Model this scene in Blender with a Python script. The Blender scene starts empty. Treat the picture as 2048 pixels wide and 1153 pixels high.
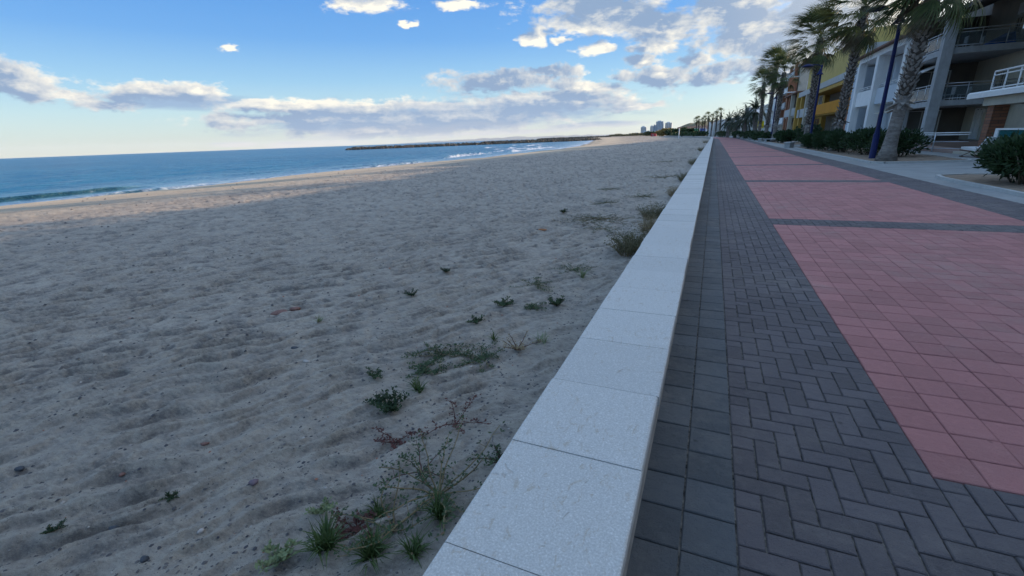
import bpy, math, random
import numpy as np
from mathutils import Matrix, Vector
rad = math.radians
SC = bpy.context.scene
COL = SC.collection
random.seed(7)
RNG = np.random.RandomState(11)

# ------------------------------------------------------------------ camera
cam_d = bpy.data.cameras.new('camera'); cam = bpy.data.objects.new('camera', cam_d); COL.objects.link(cam)
cam_d.sensor_width = 36; cam_d.lens = 15.73; cam_d.clip_start = 0.05; cam_d.clip_end = 120000
Rm = Matrix(((0.9188863, -0.09325874, 0.38334159), (0.39297492, 0.30233569, -0.86842607), (-0.03490953, 0.94862845, 0.31446047)))
EYE = 1.468
cam.matrix_world = Matrix.Translation((0, 0, EYE)) @ Rm.to_4x4()
SC.camera = cam

# ------------------------------------------------------------------ light and sky
SUN_AZ, SUN_EL = 48.0, 13.2          # azimuth to the right of +Y
SKY_STRENGTH = 0.10
SC.view_settings.view_transform = 'Standard'; SC.view_settings.look = 'None'
SC.view_settings.exposure = 0.72; SC.view_settings.gamma = 1.0
sun_d = bpy.data.lights.new('sun', 'SUN'); sun = bpy.data.objects.new('sun', sun_d); COL.objects.link(sun)
sun_d.energy = 4.8; sun_d.angle = rad(0.6); sun_d.color = (1.0, 0.74, 0.50)
sdir = Vector((math.sin(rad(SUN_AZ)) * math.cos(rad(SUN_EL)), math.cos(rad(SUN_AZ)) * math.cos(rad(SUN_EL)), math.sin(rad(SUN_EL))))
sun.rotation_euler = sdir.to_track_quat('Z', 'Y').to_euler()

class NT:
    """small helper to write node graphs"""
    def __init__(s, tree): s.t = tree; s.n = tree.nodes; s.l = tree.links
    def node(s, typ, **kw):
        n = s.n.new(typ)
        for k, v in kw.items(): setattr(n, k, v)
        return n
    def put(s, sock, v):
        if hasattr(v, 'links') or hasattr(v, 'is_linked'): s.l.new(v, sock)
        elif v is not None: sock.default_value = v
    def math(s, op, a, b=None, c=None, clamp=False):
        n = s.node('ShaderNodeMath', operation=op); n.use_clamp = clamp
        for i, v in enumerate((a, b, c)):
            if v is not None: s.put(n.inputs[i], v)
        return n.outputs[0]
    def vmath(s, op, a, b=None, out=0):
        n = s.node('ShaderNodeVectorMath', operation=op)
        s.put(n.inputs[0], a)
        if b is not None: s.put(n.inputs[1], b)
        return n.outputs[out]
    def rng(s, v, a, b, c=0.0, d=1.0, smooth=False):
        n = s.node('ShaderNodeMapRange'); n.interpolation_type = 'SMOOTHSTEP' if smooth else 'LINEAR'; n.clamp = True
        s.put(n.inputs[0], v)
        for i, q in enumerate((a, b, c, d)): n.inputs[i + 1].default_value = q
        return n.outputs[0]
    def mix(s, f, a, b, blend='MIX'):
        n = s.node('ShaderNodeMix', data_type='RGBA', blend_type=blend)
        s.put(n.inputs[0], f)
        for k, v in ((6, a), (7, b)):
            if isinstance(v, tuple): n.inputs[k].default_value = (v[0], v[1], v[2], 1)
            else: s.l.new(v, n.inputs[k])
        return n.outputs[2]
    def noise(s, vec, scale, detail=4, rough=0.55, dist=0.0, out=0):
        n = s.node('ShaderNodeTexNoise')
        if vec is not None: s.l.new(vec, n.inputs['Vector'])
        n.inputs['Scale'].default_value = scale; n.inputs['Detail'].default_value = detail
        n.inputs['Roughness'].default_value = rough; n.inputs['Distortion'].default_value = dist
        return n.outputs[out]
    def comb(s, x, y, z=0.0):
        n = s.node('ShaderNodeCombineXYZ')
        for i, v in enumerate((x, y, z)): s.put(n.inputs[i], v)
        return n.outputs[0]

CLOUDS = [(-68.17,5.91,3.86,1.14),(-68.83,6.60,2.16,0.97),(-65.35,5.06,2.13,0.48),(-58.57,5.25,5.15,0.97),(-62.49,4.39,2.87,0.51),(-56.28,5.65,3.12,0.90),(-41.62,4.10,12.75,0.83),(-48.73,4.31,5.83,0.69),(-44.97,2.85,10.84,1.25),(-24.33,6.50,8.14,1.16),(-13.88,5.38,3.99,0.84),(-19.69,4.08,13.34,1.31),(-8.73,3.20,4.16,0.48),(-30.46,2.61,15.02,1.66),(-37.54,1.49,9.04,0.99),(-11.85,12.46,8.30,1.94),(-5.97,10.67,3.86,1.77),(-14.04,13.44,7.03,1.59),(-6.90,9.15,2.63,0.96),(2.36,9.71,5.96,2.94),(5.74,7.56,3.49,3.59),(7.37,10.74,5.36,2.91),(3.22,6.37,4.62,1.22),(-1.53,5.92,3.51,0.88),(-5.65,6.12,4.49,1.01),(-10.26,6.42,1.88,0.77),(-2.68,7.56,2.32,0.82),(-8.15,7.79,1.93,0.55),(-52.07,9.58,1.15,0.40),(-34.35,12.47,0.71,0.33),(-38.36,14.20,3.74,0.79),(-28.16,14.11,2.49,0.45),(-20.16,10.47,1.93,0.69),(-13.68,9.34,2.00,0.74),(-17.05,10.42,1.24,0.44),(-17.62,7.34,3.73,0.57),(10.85,8.61,5.41,4.57),(1.17,12.01,5.52,1.72)]
VEILS = [(-46.41,0.35,6.20,0.42),(-53.22,0.49,2.76,0.30),(-24.58,0.90,11.92,0.34),(-13.21,1.33,7.54,0.39),(-30.46,2.6,17,2.3),(-41,2.2,11,1.7),(-22,3.2,14,1.6),(-57,4.6,7,.8)]

def build_world():
    w = bpy.data.worlds.new('World'); SC.world = w; w.use_nodes = True
    t = NT(w.node_tree); t.n.clear()
    # cloud density as a group of (azimuth, elevation)
    g = bpy.data.node_groups.new('cloud_density', 'ShaderNodeTree')
    g.interface.new_socket('P', in_out='INPUT', socket_type='NodeSocketVector')
    g.interface.new_socket('D', in_out='OUTPUT', socket_type='NodeSocketFloat')
    q = NT(g); gi = q.node('NodeGroupInput'); go = q.node('NodeGroupOutput')
    P = gi.outputs[0]
    sc = q.vmath('MULTIPLY', P, (0.20, 0.42, 1.0))
    warp = q.noise(sc, 1.35, 6, 0.56, 0.25)
    acc = None
    wv = q.noise(q.vmath('MULTIPLY', P, (0.32, 0.6, 1.0)), 1.0, 4, 0.6, out=1)
    Pw = q.vmath('ADD', P, q.vmath('MULTIPLY', q.vmath('SUBTRACT', wv, (0.5, 0.5, 0.5)), (4.2, 1.7, 0)))
    for (u, v, a, b) in CLOUDS:
        d = q.vmath('SUBTRACT', Pw, (u, v, 0)); d = q.vmath('MULTIPLY', d, (1 / a, 1 / b, 0))
        L = q.vmath('LENGTH', d, out=1)
        acc = L if acc is None else q.math('MINIMUM', acc, L)
    blob = q.math('MULTIPLY', q.math('SUBTRACT', 1.16, acc), 1.05)
    blob = q.math('MAXIMUM', blob, -1.2)
    # unseen upper sky: broken cloud above the picture
    sx = q.node('ShaderNodeSeparateXYZ'); q.l.new(P, sx.inputs[0])
    hi = q.rng(sx.outputs[1], 17, 24, -1.2, -0.25)
    blob = q.math('MAXIMUM', blob, hi)
    n2 = q.noise(q.vmath('MULTIPLY', P, (0.09, 0.2, 1.0)), 1.7, 3, 0.5)
    nz = q.math('MULTIPLY', q.math('SUBTRACT', warp, 0.5), 2.3)
    nz = q.math('ADD', nz, q.math('MULTIPLY', q.math('SUBTRACT', n2, 0.5), 1.0))
    n3 = q.noise(sc, 5.5, 5, 0.62); nz = q.math('ADD', nz, q.math('MULTIPLY', q.math('SUBTRACT', n3, 0.5), 1.05))
    q.l.new(q.math('ADD', blob, nz), go.inputs[0])

    tc = t.node('ShaderNodeTexCoord'); V = t.vmath('NORMALIZE', tc.outputs['Generated'])
    s = t.node('ShaderNodeSeparateXYZ'); t.l.new(V, s.inputs[0])
    az = t.math('MULTIPLY', t.math('ARCTAN2', s.outputs[0], s.outputs[1]), 57.2958)
    el = t.math('MULTIPLY', t.math('ARCSINE', s.outputs[2]), 57.2958)
    P = t.comb(az, el, 0.0)
    def dens(vec):
        n = t.node('ShaderNodeGroup'); n.node_tree = g; t.l.new(vec, n.inputs[0]); return n.outputs[0]
    d0 = dens(P); d1 = dens(t.vmath('ADD', P, t.comb(1.0, t.rng(el, 5.5, 9.0, 0.8, -0.9))))
    mask = t.rng(d0, -0.08, 0.55, 0, 1, True)
    mask = t.math('MULTIPLY', mask, t.rng(el, 0.0, 1.2))
    lit = t.math('SUBTRACT', d0, d1)
    thick = t.rng(d0, 0.12, 0.85, 0, 1)
    bright = t.math('ADD', t.math('MULTIPLY', lit, 0.85), t.math('SUBTRACT', 0.66, t.math('MULTIPLY', thick, 0.74)), clamp=True)
    # nearer the sun the clouds glow
    sv = t.vmath('DOT_PRODUCT', V, (sdir.x, sdir.y, sdir.z), out=1)
    glow = t.rng(sv, 0.62, 0.95, 0, 1, True)
    bright = t.math('ADD', bright, t.math('MULTIPLY', glow, 0.25), clamp=True)
    k = 0.81 / SKY_STRENGTH
    cdark = t.mix(glow, (0.215 * k, 0.31 * k, 0.46 * k), (0.36 * k, 0.42 * k, 0.52 * k))
    clit = t.mix(glow, (0.82 * k, 0.78 * k, 0.68 * k), (1.10 * k, 0.99 * k, 0.76 * k))
    ccol = t.mix(bright, cdark, clit)
    # the clear sky
    sky = t.node('ShaderNodeTexSky'); sky.sky_type = 'NISHITA'; sky.sun_disc = False
    sky.sun_elevation = rad(SUN_EL); sky.sun_rotation = rad(SUN_AZ); sky.altitude = 0
    sky.air_density = 1.0; sky.dust_density = 0.6; sky.ozone_density = 1.6
    ramp = t.node('ShaderNodeValToRGB'); t.l.new(t.rng(el, 0, 30), ramp.inputs[0])
    e = ramp.color_ramp.elements
    pts = [(0.0, (0.74, 0.78, 0.68)), (0.05, (0.64, 0.78, 0.76)), (0.12, (0.52, 0.75, 0.83)), (0.22, (0.31, 0.60, 0.86)), (0.36, (0.13, 0.40, 0.84)), (0.5, (0.085, 0.33, 0.80)), (1.0, (0.43, 0.67, 1.05))]
    e[0].position, e[0].color = pts[0][0], (*pts[0][1], 1)
    e[1].position, e[1].color = pts[-1][0], (*pts[-1][1], 1)
    for p, c in pts[1:-1]:
        x = e.new(p); x.color = (*c, 1)
    grad = t.vmath('MULTIPLY', ramp.outputs[0], (k * 0.80, k * 0.815, k * 0.84))
    base = t.mix(0.80, sky.outputs[0], grad)
    warm = t.math('MULTIPLY', t.rng(sv, 0.62, 0.98, 0, 1, True), 0.85)
    base = t.mix(warm, base, (1.05 * k, 0.98 * k, 0.80 * k))
    # thin veils low down
    acc = None
    for (u, v, a, b) in VEILS:
        d = t.vmath('MULTIPLY', t.vmath('SUBTRACT', P, (u, v, 0)), (1 / a, 1 / b, 0))
        L = t.vmath('LENGTH', d, out=1)
        acc = L if acc is None else t.math('MINIMUM', acc, L)
    vn = t.noise(t.vmath('MULTIPLY', P, (0.12, 0.7, 1)), 1.6, 5, 0.55)
    vm = t.math('ADD', t.math('SUBTRACT', 1.0, acc), t.math('MULTIPLY', t.math('SUBTRACT', vn, 0.5), 1.8))
    vm = t.math('MULTIPLY', t.rng(vm, -0.25, 0.6, 0, 1, True), 0.9)
    vcol = t.mix(t.rng(t.math('ADD', el, t.math('MULTIPLY', t.math('SUBTRACT', vn, 0.5), 3.0)), 0.5, 2.3), (0.62 * k, 0.60 * k, 0.60 * k), (0.24 * k, 0.35 * k, 0.52 * k))
    base = t.mix(vm, base, vcol)
    out = t.mix(mask, base, t.mix(t.math('MULTIPLY', vm, 0.45), ccol, vcol))
    bg = t.node('ShaderNodeBackground'); t.l.new(out, bg.inputs[0]); bg.inputs[1].default_value = SKY_STRENGTH
    wo = t.node('ShaderNodeOutputWorld'); t.l.new(bg.outputs[0], wo.inputs[0])
build_world()

# ------------------------------------------------------------------ helpers
def tag(o, label=None, cat=None, group=None, kind=None):
    if label: o['label'] = label
    if cat: o['category'] = cat
    if group: o['group'] = group
    if kind: o['kind'] = kind
    return o
def empty(name, loc, label=None, cat=None, group=None, rz=0):
    o = bpy.data.objects.new(name, None); COL.objects.link(o); o.location = loc; o.rotation_euler = (0, 0, rz)
    o.empty_display_size = 0.3
    return tag(o, label, cat, group)
def children(o): return [c for c in bpy.data.objects if c.parent == o]
def copy_tree(o, parent=None):
    c = o.copy(); COL.objects.link(c)
    if parent is not None: c.parent = parent
    for ch in children(o): copy_tree(ch, c)
    return c

class MB:
    def __init__(s): s.v = []; s.f = []; s.m = []; s.smooth = []
    def add(s, vs, fs, mat=0, smooth=False):
        b = len(s.v); s.v += [tuple(map(float, p)) for p in vs]
        for f in fs: s.f.append(tuple(b + i for i in f)); s.m.append(mat); s.smooth.append(smooth)
        return s
    def box(s, x0, x1, y0, y1, z0, z1, mat=0):
        return s.add([(x0,y0,z0),(x1,y0,z0),(x1,y1,z0),(x0,y1,z0),(x0,y0,z1),(x1,y0,z1),(x1,y1,z1),(x0,y1,z1)],
              [(0,3,2,1),(4,5,6,7),(0,1,5,4),(1,2,6,5),(2,3,7,6),(3,0,4,7)], mat)
    def hexa(s, bot, top, mat=0):     # 4 bottom points, 4 top points, counter-clockwise
        return s.add(list(bot) + list(top), [(0,3,2,1),(4,5,6,7),(0,1,5,4),(1,2,6,5),(2,3,7,6),(3,0,4,7)], mat)
    def bev(s, x0, x1, y0, y1, z0, z1, b, mat=0):   # box whose top edge is chamfered
        vs = [(x0,y0,z0),(x1,y0,z0),(x1,y1,z0),(x0,y1,z0),(x0,y0,z1-b),(x1,y0,z1-b),(x1,y1,z1-b),(x0,y1,z1-b),
              (x0+b,y0+b,z1),(x1-b,y0+b,z1),(x1-b,y1-b,z1),(x0+b,y1-b,z1)]
        return s.add(vs, [(0,1,5,4),(1,2,6,5),(2,3,7,6),(3,0,4,7),(4,5,9,8),(5,6,10,9),(6,7,11,10),(7,4,8,11),(8,9,10,11)], mat)
    def tube(s, pts, rs, n=8, mat=0, cap=True, smooth=True):
        pts = [Vector(p) for p in pts]
        if not hasattr(rs, '__len__'): rs = [rs] * len(pts)
        vs = []; up = Vector((0, 0, 1))
        for i, p in enumerate(pts):
            d = (pts[min(i+1, len(pts)-1)] - pts[max(i-1, 0)]).normalized()
            a = d.cross(Vector((1, 0, 0)) if abs(d.x) < 0.8 else up).normalized(); b = d.cross(a)
            for k in range(n):
                w = 2 * math.pi * k / n; vs.append(p + (a * math.cos(w) + b * math.sin(w)) * rs[i])
        fs = []
        for i in range(len(pts) - 1):
            for k in range(n):
                fs.append((i*n+k, i*n+(k+1) % n, (i+1)*n+(k+1) % n, (i+1)*n+k))
        s.add(vs, fs, mat, smooth)
        if cap:
            b = len(s.v) - len(vs)
            s.f.append(tuple(b + k for k in range(n - 1, -1, -1))); s.m.append(mat); s.smooth.append(False)
            s.f.append(tuple(b + (len(pts)-1)*n + k for k in range(n))); s.m.append(mat); s.smooth.append(False)
        return s
    def bar(s, p, q, w, mat=0): return s.tube([p, q], w, 6, mat)
    def lathe(s, prof, c=(0, 0, 0), n=20, mat=0):
        vs = []; fs = []
        for (r, z) in prof:
            for k in range(n):
                w = 2*math.pi*k/n; vs.append((c[0] + r*math.cos(w), c[1] + r*math.sin(w), c[2] + z))
        for i in range(len(prof) - 1):
            for k in range(n): fs.append((i*n+k, i*n+(k+1) % n, (i+1)*n+(k+1) % n, (i+1)*n+k))
        return s.add(vs, fs, mat, True)
    def build(s, name, mat, parent=None, loc=None):
        me = bpy.data.meshes.new(name); me.from_pydata(s.v, [], s.f)
        for m in (mat if isinstance(mat, (list, tuple)) else [mat]): me.materials.append(m)
        me.polygons.foreach_set('material_index', s.m); me.polygons.foreach_set('use_smooth', s.smooth)
        me.update()
        o = bpy.data.objects.new(name, me); COL.objects.link(o)
        if parent is not None: o.parent = parent
        if loc is not None: o.location = loc
        return o

def np_mesh(name, V, F, mat, smooth=True, parent=None, attrs=None):
    """mesh from numpy arrays; F is (n,4) or (n,3)"""
    me = bpy.data.meshes.new(name); n = len(V); k = F.shape[1]
    me.vertices.add(n); me.vertices.foreach_set('co', V.astype(np.float32).ravel())
    me.loops.add(F.size); me.loops.foreach_set('vertex_index', F.astype(np.int32).ravel())
    me.polygons.add(len(F)); me.polygons.foreach_set('loop_start', np.arange(0, F.size, k, dtype=np.int32))
    me.polygons.foreach_set('loop_total', np.full(len(F), k, dtype=np.int32))
    me.polygons.foreach_set('use_smooth', np.full(len(F), smooth))
    me.update(calc_edges=True); me.validate()
    for an, av in (attrs or {}).items():
        a = me.attributes.new(an, 'FLOAT', 'POINT'); a.data.foreach_set('value', av.astype(np.float32))
    me.materials.append(mat)
    o = bpy.data.objects.new(name, me); COL.objects.link(o)
    if parent is not None: o.parent = parent
    return o

def mat(name, color, rough=0.8, metal=0.0, var=0.12, scale=6.0, bump=0.0, bscale=40.0, spec=0.3, dirt=0.0, detail=4):
    m = bpy.data.materials.new(name); m.use_nodes = True; t = NT(m.node_tree); b = t.n['Principled BSDF']
    tc = t.node('ShaderNodeTexCoord'); P = tc.outputs['Object']
    n = t.noise(P, scale, detail, 0.6)
    lo = tuple(max(c * (1 - var * 1.3), 0) for c in color); hi = tuple(min(c * (1 + var * 1.3), 1) for c in color)
    c = t.mix(t.rng(n, 0.3, 0.7), lo, hi)
    if dirt > 0:
        st = t.node('ShaderNodeMapping'); st.inputs['Scale'].default_value = (1.5, 1.5, 0.25); t.l.new(P, st.inputs[0])
        d = t.noise(st.outputs[0], 3.0, 6, 0.65)
        c = t.mix(t.math('MULTIPLY', t.rng(d, 0.48, 0.72), dirt), c, tuple(x * 0.45 for x in color))
    t.l.new(c, b.inputs['Base Color'])
    b.inputs['Roughness'].default_value = rough; b.inputs['Metallic'].default_value = metal
    b.inputs['Specular IOR Level'].default_value = spec
    if bump > 0:
        bn = t.node('ShaderNodeBump'); bn.inputs['Strength'].default_value = min(bump, 1.0); bn.inputs['Distance'].default_value = 0.02
        t.l.new(t.noise(P, bscale, 5, 0.6), bn.inputs['Height']); t.l.new(bn.outputs[0], b.inputs['Normal'])
    return m

# ------------------------------------------------------------------ numpy noise
def vnoise(x, y, seed=0):
    xi = np.floor(x).astype(np.int64); yi = np.floor(y).astype(np.int64); fx = x - xi; fy = y - yi
    fx = fx*fx*fx*(fx*(fx*6-15)+10); fy = fy*fy*fy*(fy*(fy*6-15)+10)
    def h(a, b):
        n = (a * 374761393 + b * 668265263 + seed * 974634777) & 0xFFFFFFFF
        n = ((n ^ (n >> 13)) * 1274126177) & 0xFFFFFFFF
        return ((n ^ (n >> 16)) & 0xFFFF) / 65535.0
    return (h(xi, yi)*(1-fx)+h(xi+1, yi)*fx)*(1-fy)+(h(xi, yi+1)*(1-fx)+h(xi+1, yi+1)*fx)*fy
def fbm(x, y, oct=4, seed=0, g=0.5):
    a = 1.0; s = 0; tot = 0
    for i in range(oct):
        s = s + a * vnoise(x, y, seed + i * 17); tot += a; a *= g; x = x * 2.03 + 3.1; y = y * 2.03 + 1.7
    return s / tot - 0.5

# ------------------------------------------------------------------ lie of the land
SEA_Z = -1.30
def bend(y):
    """how far the seafront has swung towards the sea at y"""
    y = np.asarray(y, dtype=float)
    return np.where(y < 105, 0.0, np.where(y < 165, 0.155 * (y - 105) ** 2 / 120.0, 0.155 * 30 + 0.155 * (y - 165)))
def bd(y): return float(bend(y))
SY = [-200, 0, 40, 75, 100, 142, 200, 370, 500, 1000, 2000, 6000]
SX = [-40, -37.5, -36, -33.8, -33.8, -39, -50, -88, -118, -260, -620, -2500]
def shore(y): return np.interp(y, SY, SX) + 0.9 * np.sin(np.asarray(y) / 7.3) * np.clip(1.2 - np.abs(np.asarray(y)) / 400, 0.2, 1) + 0.5 * np.sin(np.asarray(y) / 2.9 + 1)
def sand_base(x, y):
    s = shore(y); w = -0.57 - bend(y); t = np.clip((w - x) / np.maximum(w - s, 1), 0, 2)   # 0 at the wall, 1 at the water
    return np.interp(t, [0, 0.03, 0.25, 0.55, 0.82, 0.93, 1.0, 1.1, 2.0], [-0.10, -0.15, -0.17, -0.30, -0.62, -1.02, -1.30, -1.7, -5.0]), t
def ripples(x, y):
    """wind ripples, crests running 55 degrees off the x axis; height, and mask for coarse grains plus painted lee shade"""
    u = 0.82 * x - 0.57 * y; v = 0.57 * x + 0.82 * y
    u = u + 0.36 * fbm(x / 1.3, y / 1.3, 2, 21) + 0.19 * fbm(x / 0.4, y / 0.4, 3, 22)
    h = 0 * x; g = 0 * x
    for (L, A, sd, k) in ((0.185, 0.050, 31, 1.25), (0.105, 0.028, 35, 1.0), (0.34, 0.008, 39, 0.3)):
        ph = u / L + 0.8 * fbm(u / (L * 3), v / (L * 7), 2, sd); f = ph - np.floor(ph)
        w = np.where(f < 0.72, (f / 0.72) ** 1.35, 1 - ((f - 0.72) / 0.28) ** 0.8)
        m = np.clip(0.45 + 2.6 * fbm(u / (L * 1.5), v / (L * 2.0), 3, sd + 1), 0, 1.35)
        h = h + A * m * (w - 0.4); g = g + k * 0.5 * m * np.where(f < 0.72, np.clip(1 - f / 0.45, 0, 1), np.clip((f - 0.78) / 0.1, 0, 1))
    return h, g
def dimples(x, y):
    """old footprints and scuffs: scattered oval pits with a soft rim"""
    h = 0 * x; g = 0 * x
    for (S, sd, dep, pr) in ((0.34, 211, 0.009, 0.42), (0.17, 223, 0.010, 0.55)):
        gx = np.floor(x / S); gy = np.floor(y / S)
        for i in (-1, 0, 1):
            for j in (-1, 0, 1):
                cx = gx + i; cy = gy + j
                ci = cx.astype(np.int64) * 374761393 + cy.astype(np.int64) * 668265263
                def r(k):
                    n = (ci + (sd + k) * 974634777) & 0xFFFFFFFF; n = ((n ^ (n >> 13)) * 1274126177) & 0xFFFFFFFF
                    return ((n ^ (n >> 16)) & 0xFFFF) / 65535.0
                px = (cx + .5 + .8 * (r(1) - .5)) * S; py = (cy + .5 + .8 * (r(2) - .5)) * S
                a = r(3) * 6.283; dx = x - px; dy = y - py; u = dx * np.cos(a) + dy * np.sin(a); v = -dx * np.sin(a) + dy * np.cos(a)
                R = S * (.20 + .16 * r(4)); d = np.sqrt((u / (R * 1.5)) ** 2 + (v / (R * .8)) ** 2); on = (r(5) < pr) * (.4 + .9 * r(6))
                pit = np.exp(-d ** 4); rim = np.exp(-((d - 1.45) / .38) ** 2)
                h = h + on * dep * (-pit + .38 * rim); g = np.maximum(g, on * pit * (.45 if S > .2 else .9))  # g paints shade into each pit
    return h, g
def sand_z(x, y):
    z, t = sand_base(x, y)
    near = np.clip(1 - t * 1.15, 0, 1)
    D = np.hypot(x, y)
    z = z + 0.08 * fbm(x / 2.6, y / 4.0, 3, 5) * near + 0.025 * fbm(x / 0.7, y / 1.1, 3, 9) * near
    z = z + 0.16 * fbm(x / 1.1, y / 1.6, 3, 77) * np.exp(-((x + bend(y) + 0.57) / 0.8) ** 2)
    rp, _g = ripples(x, y); dm, _d = dimples(x, y); z = z + dm * near * np.clip((D - 1.2) / 3.5, 0.15, 1) * np.clip(1.5 - D / 70, 0.2, 1)
    z = z + rp * np.clip(1.3 - t * 1.6, 0.0, 1) * np.clip(1.5 - D / 50, 0.12, 1) * np.clip(1 - 0.6 * np.exp(-((x + bend(y) + 0.57) / 0.7) ** 2), 0, 1)
    z = z + 0.034 * fbm(x / 0.13, y / 0.16, 4, 63) * np.clip(1.2 - D / 14, 0.0, 1)
    # old footprints and hollows further out
    z = z + 0.09 * (fbm(x / 0.42, y / 0.5, 2, 71)) * np.clip((D - 3) / 10, 0, 1) * near
    return z
def sand_grain_shade(x, y):
    """coarse dark grains, with shade of ripples and pits painted in"""
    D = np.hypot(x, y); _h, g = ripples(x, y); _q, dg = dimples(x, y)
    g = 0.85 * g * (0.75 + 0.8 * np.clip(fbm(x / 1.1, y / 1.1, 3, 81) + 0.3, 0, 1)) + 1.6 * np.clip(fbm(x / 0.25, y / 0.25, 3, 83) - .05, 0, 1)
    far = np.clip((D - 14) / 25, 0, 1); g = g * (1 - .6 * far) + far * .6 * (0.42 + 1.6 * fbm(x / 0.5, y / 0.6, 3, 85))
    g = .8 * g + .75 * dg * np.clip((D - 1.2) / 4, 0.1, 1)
    g = g + 0.35 * np.clip(-3.2 * fbm(x / 0.42, y / 0.5, 2, 71) - .3, 0, 1) * np.clip((D - 2.5) / 5, 0, 1)  # hollows darkened in colour, standing in for their shade
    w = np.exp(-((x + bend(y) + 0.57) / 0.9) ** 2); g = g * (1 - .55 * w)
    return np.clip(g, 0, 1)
def sz(x, y): return float(sand_z(np.array([float(x)]), np.array([float(y)]))[0])

def polar_grid(az, r):
    A, Rr = np.meshgrid(np.radians(az), r); n, m = A.shape
    X = Rr * np.sin(A); Y = Rr * np.cos(A)
    idx = np.arange(n * m).reshape(n, m)
    F = np.stack([idx[:-1, :-1].ravel(), idx[1:, :-1].ravel(), idx[1:, 1:].ravel(), idx[:-1, 1:].ravel()], 1)
    return X, Y, F

# ------------------------------------------------------------------ materials of the setting
def mat_sand():
    m = bpy.data.materials.new('sand'); m.use_nodes = True; t = NT(m.node_tree); b = t.n['Principled BSDF']
    tc = t.node('ShaderNodeTexCoord'); P = tc.outputs['Object']
    at = t.node('ShaderNodeAttribute', attribute_name='across'); T = at.outputs['Fac']
    n1 = t.noise(P, 0.6, 5, 0.6); n2 = t.noise(P, 9, 5, 0.65); n3 = t.noise(P, 260, 3, 0.7)
    gr = t.node('ShaderNodeAttribute', attribute_name='grain').outputs['Fac']  # coarse grains plus painted shade of the relief
    c = t.mix(t.rng(n1, 0.3, 0.7), (0.42, 0.365, 0.30), (0.50, 0.435, 0.36))
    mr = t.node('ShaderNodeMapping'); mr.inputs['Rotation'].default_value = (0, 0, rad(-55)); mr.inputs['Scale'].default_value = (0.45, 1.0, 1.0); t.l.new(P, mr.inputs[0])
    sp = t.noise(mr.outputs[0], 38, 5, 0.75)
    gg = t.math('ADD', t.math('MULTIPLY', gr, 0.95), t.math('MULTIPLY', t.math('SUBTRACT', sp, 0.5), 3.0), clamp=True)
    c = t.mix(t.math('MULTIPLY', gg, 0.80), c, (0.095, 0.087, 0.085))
    c = t.mix(t.math('MULTIPLY', t.rng(n2, 0.40, 0.7), 0.45), c, (0.225, 0.20, 0.185))
    c = t.mix(t.math('MULTIPLY', t.rng(n3, 0.52, 0.72), 0.55), c, (0.13, 0.115, 0.11))
    c = t.mix(t.math('MULTIPLY', t.rng(n3, 0.42, 0.30), 0.4), c, (0.48, 0.44, 0.40))
    # sunlit tan painted into sand further down the beach, brown wrack streaks, wet edge
    c = t.mix(t.rng(T, 0.45, 0.7), c, (0.50, 0.41, 0.30))
    st = t.node('ShaderNodeMapping'); st.inputs['Scale'].default_value = (1.0, 0.12, 1.0); t.l.new(P, st.inputs[0])
    n4 = t.noise(st.outputs[0], 0.9, 6, 0.65)
    wr = t.math('MULTIPLY', t.rng(n4, 0.50, 0.60), t.math('MULTIPLY', t.rng(T, 0.80, 0.86), t.rng(T, 1.0, 0.965)))
    c = t.mix(t.math('MULTIPLY', wr, 0.75), c, (0.20, 0.11, 0.065))
    n5 = t.noise(st.outputs[0], 0.35, 4, 0.6)
    gb = t.math('MULTIPLY', t.rng(n5, 0.48, 0.6), t.math('MULTIPLY', t.rng(T, 0.35, 0.5), t.rng(T, 0.86, 0.7)))
    c = t.mix(t.math('MULTIPLY', gb, 0.25), c, (0.17, 0.15, 0.14))
    wet = t.rng(T, 0.955, 0.985)
    c = t.mix(wet, c, (0.15, 0.115, 0.085))
    t.l.new(c, b.inputs['Base Color'])
    t.l.new(t.rng(T, 0.955, 0.985, 0.95, 0.28), b.inputs['Roughness']); b.inputs['Specular IOR Level'].default_value = 0.25
    bn = t.node('ShaderNodeBump'); bn.inputs['Distance'].default_value = 0.02; bn.inputs['Strength'].default_value = 0.9
    cd = t.node('ShaderNodeCombineXYZ')
    h = t.math('ADD', t.math('MULTIPLY', t.noise(P, 55, 6, 0.75), 1.4), t.math('MULTIPLY', t.noise(P, 7, 3, 0.6), 2.0))
    t.l.new(h, bn.inputs['Height']); t.l.new(bn.outputs[0], b.inputs['Normal'])
    return m

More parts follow.
